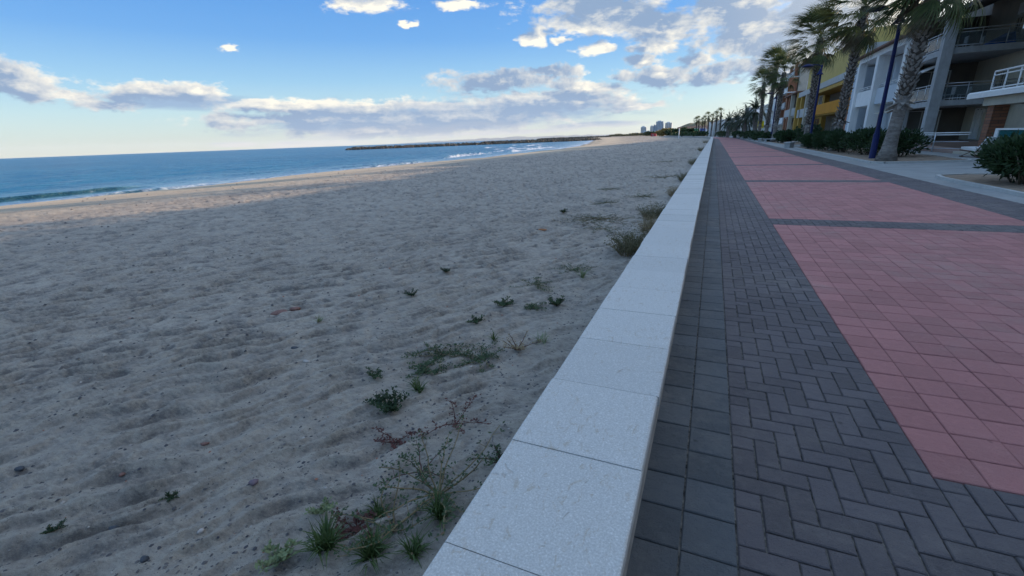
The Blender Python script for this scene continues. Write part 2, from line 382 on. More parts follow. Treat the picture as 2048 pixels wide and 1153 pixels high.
def mat_sea():
    m = bpy.data.materials.new('sea_water'); m.use_nodes = True; t = NT(m.node_tree); b = t.n['Principled BSDF']
    tc = t.node('ShaderNodeTexCoord'); P = tc.outputs['Object']
    foam = t.node('ShaderNodeAttribute', attribute_name='foam').outputs['Fac']
    sh = t.node('ShaderNodeAttribute', attribute_name='shallow').outputs['Fac']
    n0 = t.noise(P, 0.012, 4, 0.55)
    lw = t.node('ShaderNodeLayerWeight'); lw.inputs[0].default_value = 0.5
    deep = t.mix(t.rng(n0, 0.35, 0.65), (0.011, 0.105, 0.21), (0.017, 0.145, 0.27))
    deep = t.mix(t.rng(lw.outputs['Facing'], 0.45, 0.85), (0.010, 0.05, 0.06), deep)  # glancing sky reflection painted into base colour; steep faces stay dark
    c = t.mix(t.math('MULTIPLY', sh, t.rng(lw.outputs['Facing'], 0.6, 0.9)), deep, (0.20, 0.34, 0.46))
    nf = t.noise(P, 1.6, 6, 0.7)
    st = t.node('ShaderNodeMapping'); st.inputs['Scale'].default_value = (1.0, 0.25, 1.0); t.l.new(P, st.inputs[0])
    nf2 = t.noise(st.outputs[0], 2.2, 5, 0.7)
    fm = t.math('ADD', foam, t.math('MULTIPLY', t.math('SUBTRACT', t.math('ADD', t.math('MULTIPLY', nf, 0.5), t.math('MULTIPLY', nf2, 0.5)), 0.5), 2.2))
    fm = t.math('MULTIPLY', t.rng(fm, 0.35, 0.75, 0, 1), t.rng(foam, 0.02, 0.15))
    c = t.mix(t.math('MULTIPLY', fm, 0.8), c, (0.58, 0.64, 0.74))
    t.l.new(c, b.inputs['Base Color'])
    t.l.new(t.rng(fm, 0, 1, 0.28, 0.7), b.inputs['Roughness']); b.inputs['IOR'].default_value = 1.33; b.inputs['Specular IOR Level'].default_value = 0.28
    st2 = t.node('ShaderNodeMapping'); st2.inputs['Scale'].default_value = (1.0, 0.45, 1.0); t.l.new(P, st2.inputs[0])
    h = t.math('ADD', t.math('MULTIPLY', t.noise(st2.outputs[0], 1.1, 6, 0.62), 1.0), t.math('MULTIPLY', t.noise(st2.outputs[0], 0.16, 4, 0.55), 2.5))
    bn = t.node('ShaderNodeBump'); bn.inputs['Distance'].default_value = 0.9; bn.inputs['Strength'].default_value = 1.0
    t.l.new(h, bn.inputs['Height']); t.l.new(bn.outputs[0], b.inputs['Normal'])
    return m

def mat_paver(name, base, var=0.1, grain=0.25, speck=(0.5, 0.5, 0.5), speckamt=0.12):
    m = bpy.data.materials.new(name); m.use_nodes = True; t = NT(m.node_tree); b = t.n['Principled BSDF']
    tc = t.node('ShaderNodeTexCoord'); P = tc.outputs['Object']
    at = t.node('ShaderNodeAttribute', attribute_name='tone').outputs['Fac']
    n1 = t.noise(P, 1.3, 5, 0.6); n2 = t.noise(P, 210, 3, 0.65); n3 = t.noise(P, 22, 5, 0.65)
    lo = tuple(c * (1 - var * 1.6) for c in base); hi = tuple(min(1, c * (1 + var * 1.6)) for c in base)
    c = t.mix(at, lo, hi)
    c = t.mix(t.math('MULTIPLY', t.rng(n1, 0.35, 0.7), 0.35), c, tuple(x * 0.72 for x in base))
    c = t.mix(t.math('MULTIPLY', t.rng(n3, 0.5, 0.75), 0.25), c, tuple(min(1, x * 1.45) for x in base))
    c = t.mix(t.math('MULTIPLY', t.rng(n2, 0.62, 0.72), speckamt), c, speck)
    c = t.mix(t.math('MULTIPLY', t.rng(n2, 0.42, 0.32), grain), c, tuple(x * 0.5 for x in base))
    n4 = t.noise(P, 0.55, 6, 0.62, 0.5); n5 = t.noise(P, 5.5, 5, 0.7)
    dust = t.math('MULTIPLY', t.rng(n4, 0.47, 0.66), t.rng(n5, 0.38, 0.62))
    c = t.mix(t.math('MULTIPLY', dust, 0.34), c, (0.38, 0.33, 0.28))
    spot = t.math('MULTIPLY', t.rng(t.noise(P, 7.5, 2, 0.5), 0.71, 0.745), 0.6)
    c = t.mix(spot, c, tuple(x * 0.35 for x in base))
    t.l.new(c, b.inputs['Base Color']); b.inputs['Roughness'].default_value = 0.72; b.inputs['Specular IOR Level'].default_value = 0.35
    bn = t.node('ShaderNodeBump'); bn.inputs['Distance'].default_value = 0.010; bn.inputs['Strength'].default_value = 1.0
    t.l.new(t.math('ADD', t.noise(P, 180, 4, 0.7), t.math('MULTIPLY', t.noise(P, 25, 3, 0.6), 1.5)), bn.inputs['Height']); t.l.new(bn.outputs[0], b.inputs['Normal'])
    return m

def mat_stone():
    m = bpy.data.materials.new('limestone'); m.use_nodes = True; t = NT(m.node_tree); b = t.n['Principled BSDF']
    tc = t.node('ShaderNodeTexCoord'); P = tc.outputs['Object']
    at = t.node('ShaderNodeAttribute', attribute_name='tone').outputs['Fac']
    n1 = t.noise(P, 3.0, 5, 0.6); n2 = t.noise(P, 170, 3, 0.65); ms = t.node('ShaderNodeMapping'); ms.inputs['Scale'].default_value = (1.5, 0.7, 1.0); ms.inputs['Rotation'].default_value = (0, 0, 0.35); t.l.new(P, ms.inputs[0]); n3 = t.noise(ms.outputs[0], 24, 6, 0.7, 0.8)
    c = t.mix(at, (0.50, 0.485, 0.46), (0.57, 0.55, 0.52))
    c = t.mix(t.math('MULTIPLY', t.rng(n2, 0.46, 0.62), 0.5), c, (0.35, 0.335, 0.31))
    c = t.mix(t.math('MULTIPLY', t.rng(n2, 0.42, 0.30), 0.6), c, (0.80, 0.78, 0.75))
    c = t.mix(t.math('MULTIPLY', t.rng(n3, 0.57, 0.63), t.math('MULTIPLY', t.rng(n1, 0.38, 0.54), 0.42)), c, (0.34, 0.25, 0.15))
    # crooked veins
    w = t.noise(P, 4.0, 3, 0.6, out=1); v = t.node('ShaderNodeTexVoronoi', feature='DISTANCE_TO_EDGE')
    t.l.new(t.vmath('ADD', P, t.vmath('MULTIPLY', w, (0.25, 0.25, 0))), v.inputs['Vector']); v.inputs['Scale'].default_value = 5.0
    vein = t.math('MULTIPLY', t.rng(v.outputs[0], 0.018, 0.0), t.rng(t.noise(P, 14, 4, 0.7), 0.56, 0.66))
    c = t.mix(t.math('MULTIPLY', vein, 0.45), c, (0.30, 0.22, 0.15))
    t.l.new(c, b.inputs['Base Color']); b.inputs['Roughness'].default_value = 0.62; b.inputs['Specular IOR Level'].default_value = 0.4
    bn = t.node('ShaderNodeBump'); bn.inputs['Distance'].default_value = 0.003; bn.inputs['Strength'].default_value = 0.8
    hh = t.math('SUBTRACT', t.noise(P, 190, 3, 0.7), t.math('MULTIPLY', vein, 1.2))
    t.l.new(hh, bn.inputs['Height']); t.l.new(bn.outputs[0], b.inputs['Normal'])
    return m

M_SAND, M_SEA, M_STONE = mat_sand(), mat_sea(), mat_stone()
M_RED = mat_paver('red_paver', (0.45, 0.192, 0.182), 0.08, 0.2)
M_GREY = mat_paver('grey_paver', (0.115, 0.123, 0.132), 0.12, 0.2)
M_HERR = mat_paver('charcoal_paver', (0.130, 0.114, 0.120), 0.11, 0.3)
M_JOINT = mat('joint_sand', (0.15, 0.13, 0.11), 0.95, var=0.75, scale=34)
M_CONC = mat('concrete_paving', (0.30, 0.30, 0.29), 0.85, var=0.10, scale=1.2, bump=0.3, bscale=60)
M_SOIL = mat('dry_soil', (0.27, 0.20, 0.145), 0.95, var=0.25, scale=4, bump=0.8, bscale=14)
M_KERB = mat('kerb_concrete', (0.42, 0.41, 0.39), 0.85, var=0.1, scale=5)
M_LAND = mat('inland_ground', (0.20, 0.17, 0.12), 0.95, var=0.2, scale=0.05)

# ------------------------------------------------------------------ sand, sea, land
def build_sand():
    az = np.concatenate([np.arange(-180, -100, 2.0), np.arange(-100, -0.02, 0.11), [0.0]])
    th = np.concatenate([np.arange(78, 1.5, -0.075), 1.5 / 1.05 ** np.arange(1, 62)])
    r = 1.6 / np.tan(np.radians(th))
    X, Y, F = polar_grid(az, r)
    # keep the sheet inside the wall and just past the waterline
    w = -0.40 - bend(Y); s = shore(Y) - 14.0
    X = np.minimum(X, w); X = np.maximum(X, np.where(np.abs(Y) < 9000, s, X))
    Z = sand_z(X, Y); _, T = sand_base(X, Y)
    V = np.stack([X.ravel(), Y.ravel(), Z.ravel()], 1)
    A = X.ravel()[F]; B = Y.ravel()[F]
    area = np.abs((A[:, 2]-A[:, 0])*(B[:, 3]-B[:, 1]) - (A[:, 3]-A[:, 1])*(B[:, 2]-B[:, 0]))
    F = F[area > 1e-9][:, ::-1]
    o = np_mesh('beach', V, F, M_SAND, attrs={'across': T.ravel(), 'grain': sand_grain_shade(X, Y).ravel()}); tag(o, kind='structure')
build_sand()

def build_sea():
    az = np.concatenate([np.arange(-180, -82, 2.0), np.arange(-82, -1.2, 0.09), np.arange(-1.0, 4, 0.5)])
    h = EYE - SEA_Z; th = np.concatenate([np.arange(6.5, 0.5, -0.02), 0.5 / 1.045 ** np.arange(1, 92)])
    r = h / np.tan(np.radians(th))
    X, Y, F = polar_grid(az, r); D = np.hypot(X, Y)
    s = shore(Y); off = s - X                       # metres out from the waterline
    Z = np.full_like(X, SEA_Z)
    sw = (0.05 * np.sin(X / 1.9 + 0.25 * Y / 1.9 + 3 * fbm(X / 14, Y / 20, 2, 3)) + 0.045 * np.sin(X / 0.9 - 0.35 * Y / 0.9 + 4 * fbm(X / 6, Y / 9, 2, 8)) + 0.16 * fbm(X / 1.6, Y / 3.6, 3, 12) + 0.22 * fbm(X / 7, Y / 18, 2, 15)) * np.clip(1.3 - D / 320, 0, 1) * np.clip(off / 9, 0.05, 1)
    Z = Z + sw
    n = fbm(Y / 26, off * 0.03, 2, 44); n2 = fbm(Y / 9, off * 0.02, 2, 45)
    foam = np.zeros_like(X)
    def breaker(o0, hgt, wd, seed, y0, y1):
        c = o0 + 2.4 * fbm(Y / 30, 0 * Y, 2, seed); e = off - c
        k = np.clip((Y - y0) / 6, 0, 1) * np.clip((y1 - Y) / 6, 0, 1) * np.clip(0.5 + 2.0 * fbm(Y / 14, 0 * Y, 2, seed + 3) + 0.4, 0.15, 1)
        pr = np.where(e > 0, np.exp(-(e / (wd * 2.2)) ** 2), np.exp(-(e / (wd * 0.55)) ** 2))
        return hgt * k * pr, k * np.exp(-((e + wd * 0.9) / (wd * 0.9)) ** 2)
    for (o0, hg, wd, sd, y0, y1, fo) in [(6.4, 0.34, 0.8, 101, -60, 31, 0.12), (2.6, 0.34, 0.5, 102, 14, 60, 0.25), (8.0, 0.7, 0.9, 103, 42, 70, 0.55), (11.5, 0.5, 0.9, 104, 60, 110, 0.8), (9.5, 0.38, 1.0, 105, 95, 150, 1.2), (17, 0.28, 1.1, 106, 80, 190, 0.9), (12, 0.22, 0.8, 107, 20, 50, 0.15), (26, 0.3, 1.3, 108, 130, 240, 1.3), (40, 0.3, 1.5, 109, 160, 260, 1.0)]:
        a, f = breaker(o0, hg, wd, sd, y0, y1); Z += a; foam = np.maximum(foam, f * fo)
    wash = np.clip(1.15 - off / (7.5 + 7 * n + 4 * n2), 0, 1) * np.where(off > -1.5, 1, 0)
    foam = np.maximum(foam, 0.62 * wash)
    edge = np.exp(-((off - 0.5) / 0.55) ** 2); foam = np.maximum(foam, edge * 0.7)
    shallow = np.clip(1 - off / 22, 0, 1) ** 1.3
    # cut away what lies far inland
    V = np.stack([X.ravel(), Y.ravel(), Z.ravel()], 1)
    keep = (off.ravel() > -2.0)[F].any(1)
    o = np_mesh('sea', V, F[keep][:, ::-1], M_SEA, attrs={'foam': foam.ravel(), 'shallow': shallow.ravel()}); tag(o, kind='structure')
build_sea()

def land():
    ys = list(range(-60, 105, 15)) + list(range(105, 400, 12)) + [450, 600, 900, 1400, 2200, 4000, 9000]
    vs = []; fs = []
    for y in ys:
        x0 = -0.42 - bd(y) if y < 500 else float(np.interp(y, [500, 900, 1400, 2200, 4000, 9000], [-0.4 - bd(500), -150, -330, -640, -1500, -4300]))
        vs += [(x0, y, -0.03), (6000 + abs(y), y, -0.03)]
    for i in range(len(ys) - 1): fs.append((2*i, 2*i+1, 2*i+3, 2*i+2))
    m = MB(); m.add(vs, fs); tag(m.build('ground', M_LAND), kind='structure')
land()

# ------------------------------------------------------------------ paving
class Pav:
    """a field of paving units, each with chamfered edges"""
    def __init__(s): s.V = []; s.F = []; s.T = []
    def unit(s, x0, x1, y0, y1, near, g=0.0035, b=0.004, z=0.0, gx=None):
        z = z + random.uniform(-0.0018, 0.0018); sx = random.uniform(-0.0014, 0.0014)
        x0 += (gx or g); x1 -= (gx or g); y0 += g; y1 -= g
        o0, o1 = bd(y0), bd(y1); k = len(s.V); t = random.random()
        if near:
            pts = [(x0, y0, z-0.014), (x1, y0, z-0.014), (x1, y1, z-0.014), (x0, y1, z-0.014),
                   (x0, y0, z-b), (x1, y0, z-b), (x1, y1, z-b), (x0, y1, z-b),
                   (x0+b, y0+b, z+sx), (x1-b, y0+b, z-sx), (x1-b, y1-b, z-sx), (x0+b, y1-b, z+sx)]
            fs = [(0,1,5,4),(1,2,6,5),(2,3,7,6),(3,0,4,7),(4,5,9,8),(5,6,10,9),(6,7,11,10),(7,4,8,11),(8,9,10,11)]
        else:
            pts = [(x0-o0, y0, z), (x1-o0, y0, z), (x1-o1, y1, z), (x0-o1, y1, z)]; fs = [(0, 1, 2, 3)]
        s.V += pts; s.F += [tuple(k + i for i in f) for f in fs]; s.T += [t] * len(pts)
    def build(s, name, m):
        V = np.array(s.V); F = np.array(s.F)
        return tag(np_mesh(name, V, F, m, False, attrs={'tone': np.array(s.T)}), kind='structure')

XG0, XG1, XR0, XR1, XD1 = -0.172, 0.222, 1.022, 4.522, 5.42
BANDS = [(1.58, 2.18), (8.38, 8.98), (15.58, 16.18), (23.18, 23.78), (30.78, 31.38)] + [(38.38 + 7.6*i, 38.98 + 7.6*i) for i in range(10)]
NEARY = 34
def build_paving():
    g = Pav()
    y = -4.003
    while y < 112:
        for x0 in (XG0, XG0 + 0.197): g.unit(x0, x0 + 0.197, y, y + 0.2, y < NEARY)
        y += 0.2
    g.build('grey_paving', M_GREY)
    r = Pav(); h = Pav()
    def inband(y): return any(a <= y < b for a, b in BANDS)
    edges = [-4.0] + [v for ab in BANDS for v in ab] + [125.0]
    prev = -4.0
    for (a, b) in BANDS + [(125.0, 125.0)]:
        n = max(1, round((a - prev) / 0.2)); st = (a - prev) / n
        if prev < -3 : prev0 = prev
        for j in range(n):
            yy = prev + j * st
            if yy < 1.5: continue
            if yy < NEARY:
                for i in range(18):
                    w = (XR1 - XR0) / 18; r.unit(XR0 + i*w, XR0 + (i+1)*w, yy, yy + st, True, g=0.0042, gx=0.0016)
            else: r.unit(XR0, XR1, yy, yy + st, False, g=0.003)
        prev = b
    r.build('red_paving', M_RED)
    # herringbone of 0.2 x 0.1 bricks, clipped to its strips
    def in_dark(xc, yc):
        if XG1 <= xc < XR0 or XR1 <= xc < XD1: return True
        if XR0 <= xc < XR1: return yc < 2.18 or inband(yc)
        return False
    def clip(x0, x1, y0, y1, near):
        xm, ym = (x0+x1)/2, (y0+y1)/2
        cells = [(XG1, XR0, -4, 125), (XR1, XD1, -4, 125), (XR0, XR1, -4, 2.18)] + [(XR0, XR1, a, b) for a, b in BANDS[1:]]
        for (a0, a1, b0, b1) in cells:
            c0, c1, d0, d1 = max(x0, a0), min(x1, a1), max(y0, b0), min(y1, b1)
            if c1 - c0 > 0.012 and d1 - d0 > 0.012: yield (c0, c1, d0, d1)
    def merged(x0, x1, y0, y1):
        # a brick that straddles two dark areas stays whole
        if all(in_dark(x0 + (x1-x0)*u, y0 + (y1-y0)*v) for u in (0.03, 0.5, 0.97) for v in (0.03, 0.5, 0.97)): return [(x0, x1, y0, y1)]
        return list(clip(x0, x1, y0, y1, True))
    W = 0.1; ny0 = -40; ny1 = int(60 / W)
    for j in range(ny0, ny1):
        yy = j * W
        rows_full = yy < 2.3 or inband(yy) or inband(yy + W) or inband(yy - W)
        rng_i = range(2, 55) if rows_full else list(range(2, 11)) + list(range(44, 55))
        for i in rng_i:
            c = (i - j) % 4; x = i * W + 0.022
            if c == 0: q = (x, x + 2*W, yy, yy + W)
            elif c == 3: q = (x, x + W, yy, yy + 2*W)
            else: continue
            for b in merged(*q): h.unit(*b, yy < NEARY * 0.8, g=0.0035)
        # strip beginnings
        i = 1; c = (i - j) % 4; x = i * W + 0.022
        if c == 0:
            for b in merged(x, x + 2*W, yy, yy + W): h.unit(*b, yy < NEARY * 0.8, g=0.0035)
    yy = 60.0
    while yy < 125:
        for (a, b) in ((XG1, XR0), (XR1, XD1)): h.unit(a, b, yy, yy + 0.5, False, g=0.0)
        yy += 0.5
    for (a, b) in BANDS:
        if a > 60: h.unit(XR0, XR1, a, b, False, g=0.0, z=0.004)
    h.build('charcoal_paving', M_HERR)
    m = MB(); m.box(-0.40, XD1, -4.2, 104.9, -0.028, -0.011); tag(m.build('paving_bed', M_JOINT), kind='structure')
    # beyond: the curve of the promenade
    def ribbon(name, x0, x1, ya, yb, z, mt):
        m = MB(); ys = np.arange(ya, yb + .1, 6.0); vs = []; fs = []
        for i, y in enumerate(ys):
            o = bd(y); vs += [(x0 - o, y, z), (x1 - o, y, z)]
            if i: fs.append((2*i-2, 2*i-1, 2*i+1, 2*i))
        m.add(vs, fs); tag(m.build(name, mt), kind='structure')
    ribbon('red_path', XR0, XR1, 125, 330, 0.0, M_RED); ribbon('dark_path', -0.2, XR0, 112.1, 330, -0.004, M_HERR)
    ribbon('dark_path', XR1, XD1, 125, 330, 0.0, M_HERR)
    ribbon('concrete_path', XD1, 13.5, -10, 330, -0.006, M_CONC)
build_paving()

# ------------------------------------------------------------------ sea wall
def build_wall():
    root = empty('sea_wall', (-0.34, 0, 0), 'low white limestone wall running along the sand beside the promenade', 'wall')
    V = []; F = []; T = []
    y = -3.83; k = 0
    while y < 330:
        L = 0.46 if y < 60 else 4.0
        y1 = y + L - 0.003
        d = random.uniform(-0.003, 0.003); t = random.random(); b = random.uniform(0.005, 0.010); jx = random.uniform(-0.003, 0.003)
        for (z0, z1, xa, xb, bb) in [(0.405, 0.45 + d, -0.565 + jx, -0.108 + jx, b)]:
            o0, o1 = bd(y), bd(y1); kk = len(V)
            for (zz, ins) in ((z0, 0), (z1 - bb, 0), (z1 - bb*0.3, bb*0.3), (z1, bb)):
                V += [(xa+ins-o0, y, zz), (xb-ins-o0, y, zz), (xb-ins-o1, y1, zz), (xa+ins-o1, y1, zz)]; T += [t] * 4
            for q in range(3):
                for e in range(4): F.append((kk+4*q+e, kk+4*q+(e+1) % 4, kk+4*q+4+(e+1) % 4, kk+4*q+4+e))
            F.append((kk+12, kk+13, kk+14, kk+15)); F.append((kk+3, kk+2, kk+1, kk))
        y += L
    V = np.array(V); V[:, 0] += 0.34
    np_mesh('coping', V, np.array(F), M_STONE, False, root, {'tone': np.array(T)})
    m = MB(); vs = []; fs = []
    ys = [-4, 20, 60, 105] + list(np.arange(110, 331, 5))
    for i, y in enumerate(ys):
        o = bd(y); vs += [(-0.19-o, y, -0.5), (0.20-o, y, -0.5), (0.20-o, y, 0.405), (-0.19-o, y, 0.405)]
        if i:
            a = 4*(i-1); fs += [(a, a+4, a+7, a+3), (a+1, a+2, a+6, a+5)]
    m.add(vs, fs); m.build('wall_body', mat('wall_render', (0.36, 0.33, 0.30), 0.9, var=0.2, scale=6, bump=0.6, bscale=30, dirt=0.5), root)
build_wall()

# ================================================================== THINGS
M_GREYC = mat('grey_concrete', (0.37, 0.38, 0.39), 0.85, var=0.10, scale=2.5, bump=0.3, bscale=20, dirt=0.35)
M_WHITE = mat('white_render', (0.74, 0.74, 0.73), 0.8, var=0.04, scale=1.5, bump=0.15, dirt=0.15)
M_CREAM = mat('cream_render', (0.50, 0.46, 0.38), 0.85, var=0.06, scale=1.2, bump=0.15, dirt=0.2)
M_BEIGE = mat('beige_render', (0.50, 0.46, 0.38), 0.85, var=0.06, scale=1.2, dirt=0.2)
M_PINK = mat('pink_render', (0.34, 0.24, 0.20), 0.85, var=0.06, scale=1.2, dirt=0.2)
M_YELLOW = mat('yellow_render', (0.50, 0.37, 0.12), 0.85, var=0.05, scale=1.0, dirt=0.15)
M_ORANGE = mat('orange_render', (0.56, 0.24, 0.02), 0.85, var=0.05, scale=1.0, dirt=0.12)
M_OCHRE = mat('ochre_render', (0.46, 0.29, 0.07), 0.85, var=0.06, scale=1.0, dirt=0.15)
M_TERRA = mat('terracotta_render', (0.32, 0.14, 0.08), 0.85, var=0.08, scale=1.5, dirt=0.2)
M_PALEB = mat('pale_blue_render', (0.50, 0.55, 0.60), 0.85, var=0.04, scale=1.0, dirt=0.12)
M_LGREY = mat('light_grey_render', (0.45, 0.45, 0.44), 0.85, var=0.05, scale=1.0, dirt=0.2)
M_DKINT = mat('shaded_plaster', (0.16, 0.14, 0.12), 0.9, var=0.1, scale=1.5)  # deep recess shade put into the wall colour
M_ROOF = mat('roof_tile', (0.20, 0.11, 0.08), 0.85, var=0.25, scale=9, bump=0.5, bscale=12)
M_STEEL = mat('rail_steel', (0.55, 0.57, 0.60), 0.35, metal=0.7, var=0.04)
M_WPAINT = mat('white_paint', (0.75, 0.75, 0.74), 0.5, var=0.04, dirt=0.1)
M_SHUT_REFL = mat('shutter', (0.62, 0.66, 0.70), 0.6, var=0.04, scale=2)  # shutters; used on panes, its pale blue paints in reflected sky
M_DSHUT = mat('grey_shutter', (0.22, 0.22, 0.21), 0.6, var=0.06, scale=2)
M_BLUEP = mat('blue_paint', (0.005, 0.011, 0.075), 0.55, var=0.2, scale=7, spec=0.25)
M_YSIGN = mat('yellow_sign', (0.85, 0.66, 0.0), 0.5, var=0.03)
M_BENCH = mat('bench_stone', (0.40, 0.41, 0.41), 0.8, var=0.1, scale=9, bump=0.4, dirt=0.3)
M_DWOOD = mat('brown_metal', (0.08, 0.04, 0.025), 0.6, var=0.1)
M_CUSH = mat('cushion', (0.72, 0.72, 0.72), 0.9, var=0.05)
M_BLUECLOTH = mat('blue_cloth', (0.03, 0.12, 0.42), 0.9, var=0.08)
M_ROCK = mat('dark_rock', (0.10, 0.088, 0.072), 0.9, var=0.6, scale=0.9, bump=0.8, bscale=4)
M_REDP = mat('red_paint', (0.42, 0.03, 0.05), 0.6, var=0.1)
M_GREENP = mat('green_paint', (0.06, 0.30, 0.10), 0.6, var=0.1)
M_BLUEPAN = mat('blue_panel', (0.02, 0.09, 0.42), 0.6, var=0.1)
M_TOWER = mat('tower_concrete', (0.52, 0.56, 0.60), 0.85, var=0.05, scale=0.05)
M_TOWER2 = mat('tower_blue', (0.30, 0.41, 0.54), 0.6, var=0.05, scale=0.05)
M_HILL = mat('hill_scrub', (0.16, 0.135, 0.075), 0.95, var=0.35, scale=0.03)
M_MOUNT = mat('mountain_rock', (0.22, 0.25, 0.28), 0.95, var=0.1, scale=0.0005)

def glass(name, col, rough=0.06, alpha=1.0):
    m = bpy.data.materials.new(name); m.use_nodes = True; b = m.node_tree.nodes['Principled BSDF']
    b.inputs['Base Color'].default_value = (*col, 1); b.inputs['Roughness'].default_value = rough
    b.inputs['Specular IOR Level'].default_value = 0.9; b.inputs['Alpha'].default_value = alpha
    return m
M_GLASS = glass('window_glass', (0.05, 0.07, 0.09))
M_RGLASS = glass('rail_glass', (0.10, 0.14, 0.16), 0.05, 0.38)
M_TEAL = glass('teal_glass', (0.02, 0.13, 0.14), 0.12, 0.93)

def mat_brick():
    m = bpy.data.materials.new('brick'); m.use_nodes = True; t = NT(m.node_tree); b = t.n['Principled BSDF']
    tc = t.node('ShaderNodeTexCoord'); s = t.node('ShaderNodeSeparateXYZ'); t.l.new(tc.outputs['Object'], s.inputs[0])
    P = t.comb(t.math('ADD', s.outputs[0], s.outputs[1]), s.outputs[2], 0.0)
    br = t.node('ShaderNodeTexBrick'); t.l.new(P, br.inputs['Vector']); br.inputs['Scale'].default_value = 1.0
    br.inputs['Brick Width'].default_value = 0.5; br.inputs['Row Height'].default_value = 0.14; br.inputs['Mortar Size'].default_value = 0.012
    br.inputs['Color1'].default_value = (0.30, 0.13, 0.07, 1); br.inputs['Color2'].default_value = (0.20, 0.085, 0.05, 1); br.inputs['Mortar'].default_value = (0.09, 0.06, 0.05, 1)
    t.l.new(br.outputs[0], b.inputs['Base Color']); b.inputs['Roughness'].default_value = 0.85
    return m
M_BRICK = mat_brick()

# ------------------------------------------------------------------ foliage
def mat_leaf(name, c1, c2, rough=0.55, tr=0.25):
    m = bpy.data.materials.new(name); m.use_nodes = True; t = NT(m.node_tree); b = t.n['Principled BSDF']
    tc = t.node('ShaderNodeTexCoord'); n = t.noise(tc.outputs['Object'], 2.4, 4, 0.7)
    rnd = t.node('ShaderNodeNewGeometry').outputs['Random Per Island']
    f = t.math('ADD', t.math('MULTIPLY', t.rng(n, 0.3, 0.7), 0.5), t.math('MULTIPLY', rnd, 0.5))
    c = t.mix(f, c1, c2); t.l.new(c, b.inputs['Base Color']); b.inputs['Roughness'].default_value = rough
    b.inputs['Specular IOR Level'].default_value = 0.3
    ts = t.node('ShaderNodeBsdfTranslucent'); t.l.new(c, ts.inputs[0]); mx = t.node('ShaderNodeMixShader'); mx.inputs[0].default_value = tr
    out = [n_ for n_ in t.n if n_.type == 'OUTPUT_MATERIAL'][0]
    t.l.new(b.outputs[0], mx.inputs[1]); t.l.new(ts.outputs[0], mx.inputs[2]); t.l.new(mx.outputs[0], out.inputs[0])
    return m
M_FROND = mat_leaf('fan_frond', (0.03, 0.05, 0.018), (0.14, 0.17, 0.06))
M_DEAD = mat_leaf('dry_frond', (0.09, 0.075, 0.05), (0.27, 0.22, 0.14), 0.8, 0.15)
M_DATE = mat_leaf('date_frond', (0.022, 0.032, 0.018), (0.06, 0.075, 0.04))
M_OLEA = mat_leaf('oleander_leaf', (0.012, 0.028, 0.012), (0.045, 0.085, 0.032))
M_SCRUB = mat_leaf('scrub_leaf', (0.06, 0.07, 0.035), (0.17, 0.15, 0.08), 0.8)
M_YELTREE = mat_leaf('autumn_leaf', (0.14, 0.11, 0.03), (0.30, 0.22, 0.07), 0.8)
M_BARK = mat('bark', (0.16, 0.13, 0.10), 0.95, var=0.3, scale=8, bump=0.9, bscale=14)
M_GRASS = mat_leaf('grass_blade', (0.035, 0.07, 0.02), (0.11, 0.155, 0.05), 0.6)
M_SAGE = mat_leaf('sage_leaf', (0.030, 0.060, 0.030), (0.085, 0.12, 0.055), 0.8)
M_SILV = mat_leaf('pale_leaf', (0.13, 0.17, 0.08), (0.28, 0.32, 0.17), 0.8)
M_REDST = mat_leaf('red_stem', (0.07, 0.03, 0.028), (0.15, 0.06, 0.05), 0.8)
M_DRYST = mat_leaf('dry_stem', (0.20, 0.15, 0.08), (0.36, 0.28, 0.16), 0.9)
M_FLOWER = mat('petal', (0.6, 0.35, 0.4), 0.7)

def mat_trunk():
    m = bpy.data.materials.new('palm_trunk'); m.use_nodes = True; t = NT(m.node_tree); b = t.n['Principled BSDF']
    tc = t.node('ShaderNodeTexCoord'); P = tc.outputs['Object']
    mp = t.node('ShaderNodeMapping'); mp.inputs['Scale'].default_value = (1, 1, 3.5); t.l.new(P, mp.inputs[0])
    n = t.noise(mp.outputs[0], 3.0, 5, 0.65); n2 = t.noise(P, 11, 4, 0.6)
    c = t.mix(t.rng(n, 0.35, 0.65), (0.12, 0.105, 0.095), (0.26, 0.235, 0.21)); c = t.mix(t.math('MULTIPLY', t.rng(n2, 0.5, 0.7), 0.5), c, (0.07, 0.055, 0.045))
    t.l.new(c, b.inputs['Base Color']); b.inputs['Roughness'].default_value = 0.95
    bn = t.node('ShaderNodeBump'); bn.inputs['Distance'].default_value = 0.05; t.l.new(n, bn.inputs['Height']); t.l.new(bn.outputs[0], b.inputs['Normal'])
    return m
M_TRUNK = mat_trunk()

M_TRUNKD = mat('trunk_core', (0.07, 0.055, 0.045), 0.95, var=0.3, scale=9)
M_STUB = mat('leaf_stub', (0.25, 0.225, 0.20), 0.95, var=0.35, scale=6, bump=0.5, bscale=20)
def trunk_path(H, lean, n=14):
    return [Vector((lean[0] * (k/n) ** 1.6 + 0.05*math.sin(3*k/n), lean[1] * (k/n) ** 1.6, H * k / n - (0.1 if k == 0 else 0))) for k in range(n + 1)]

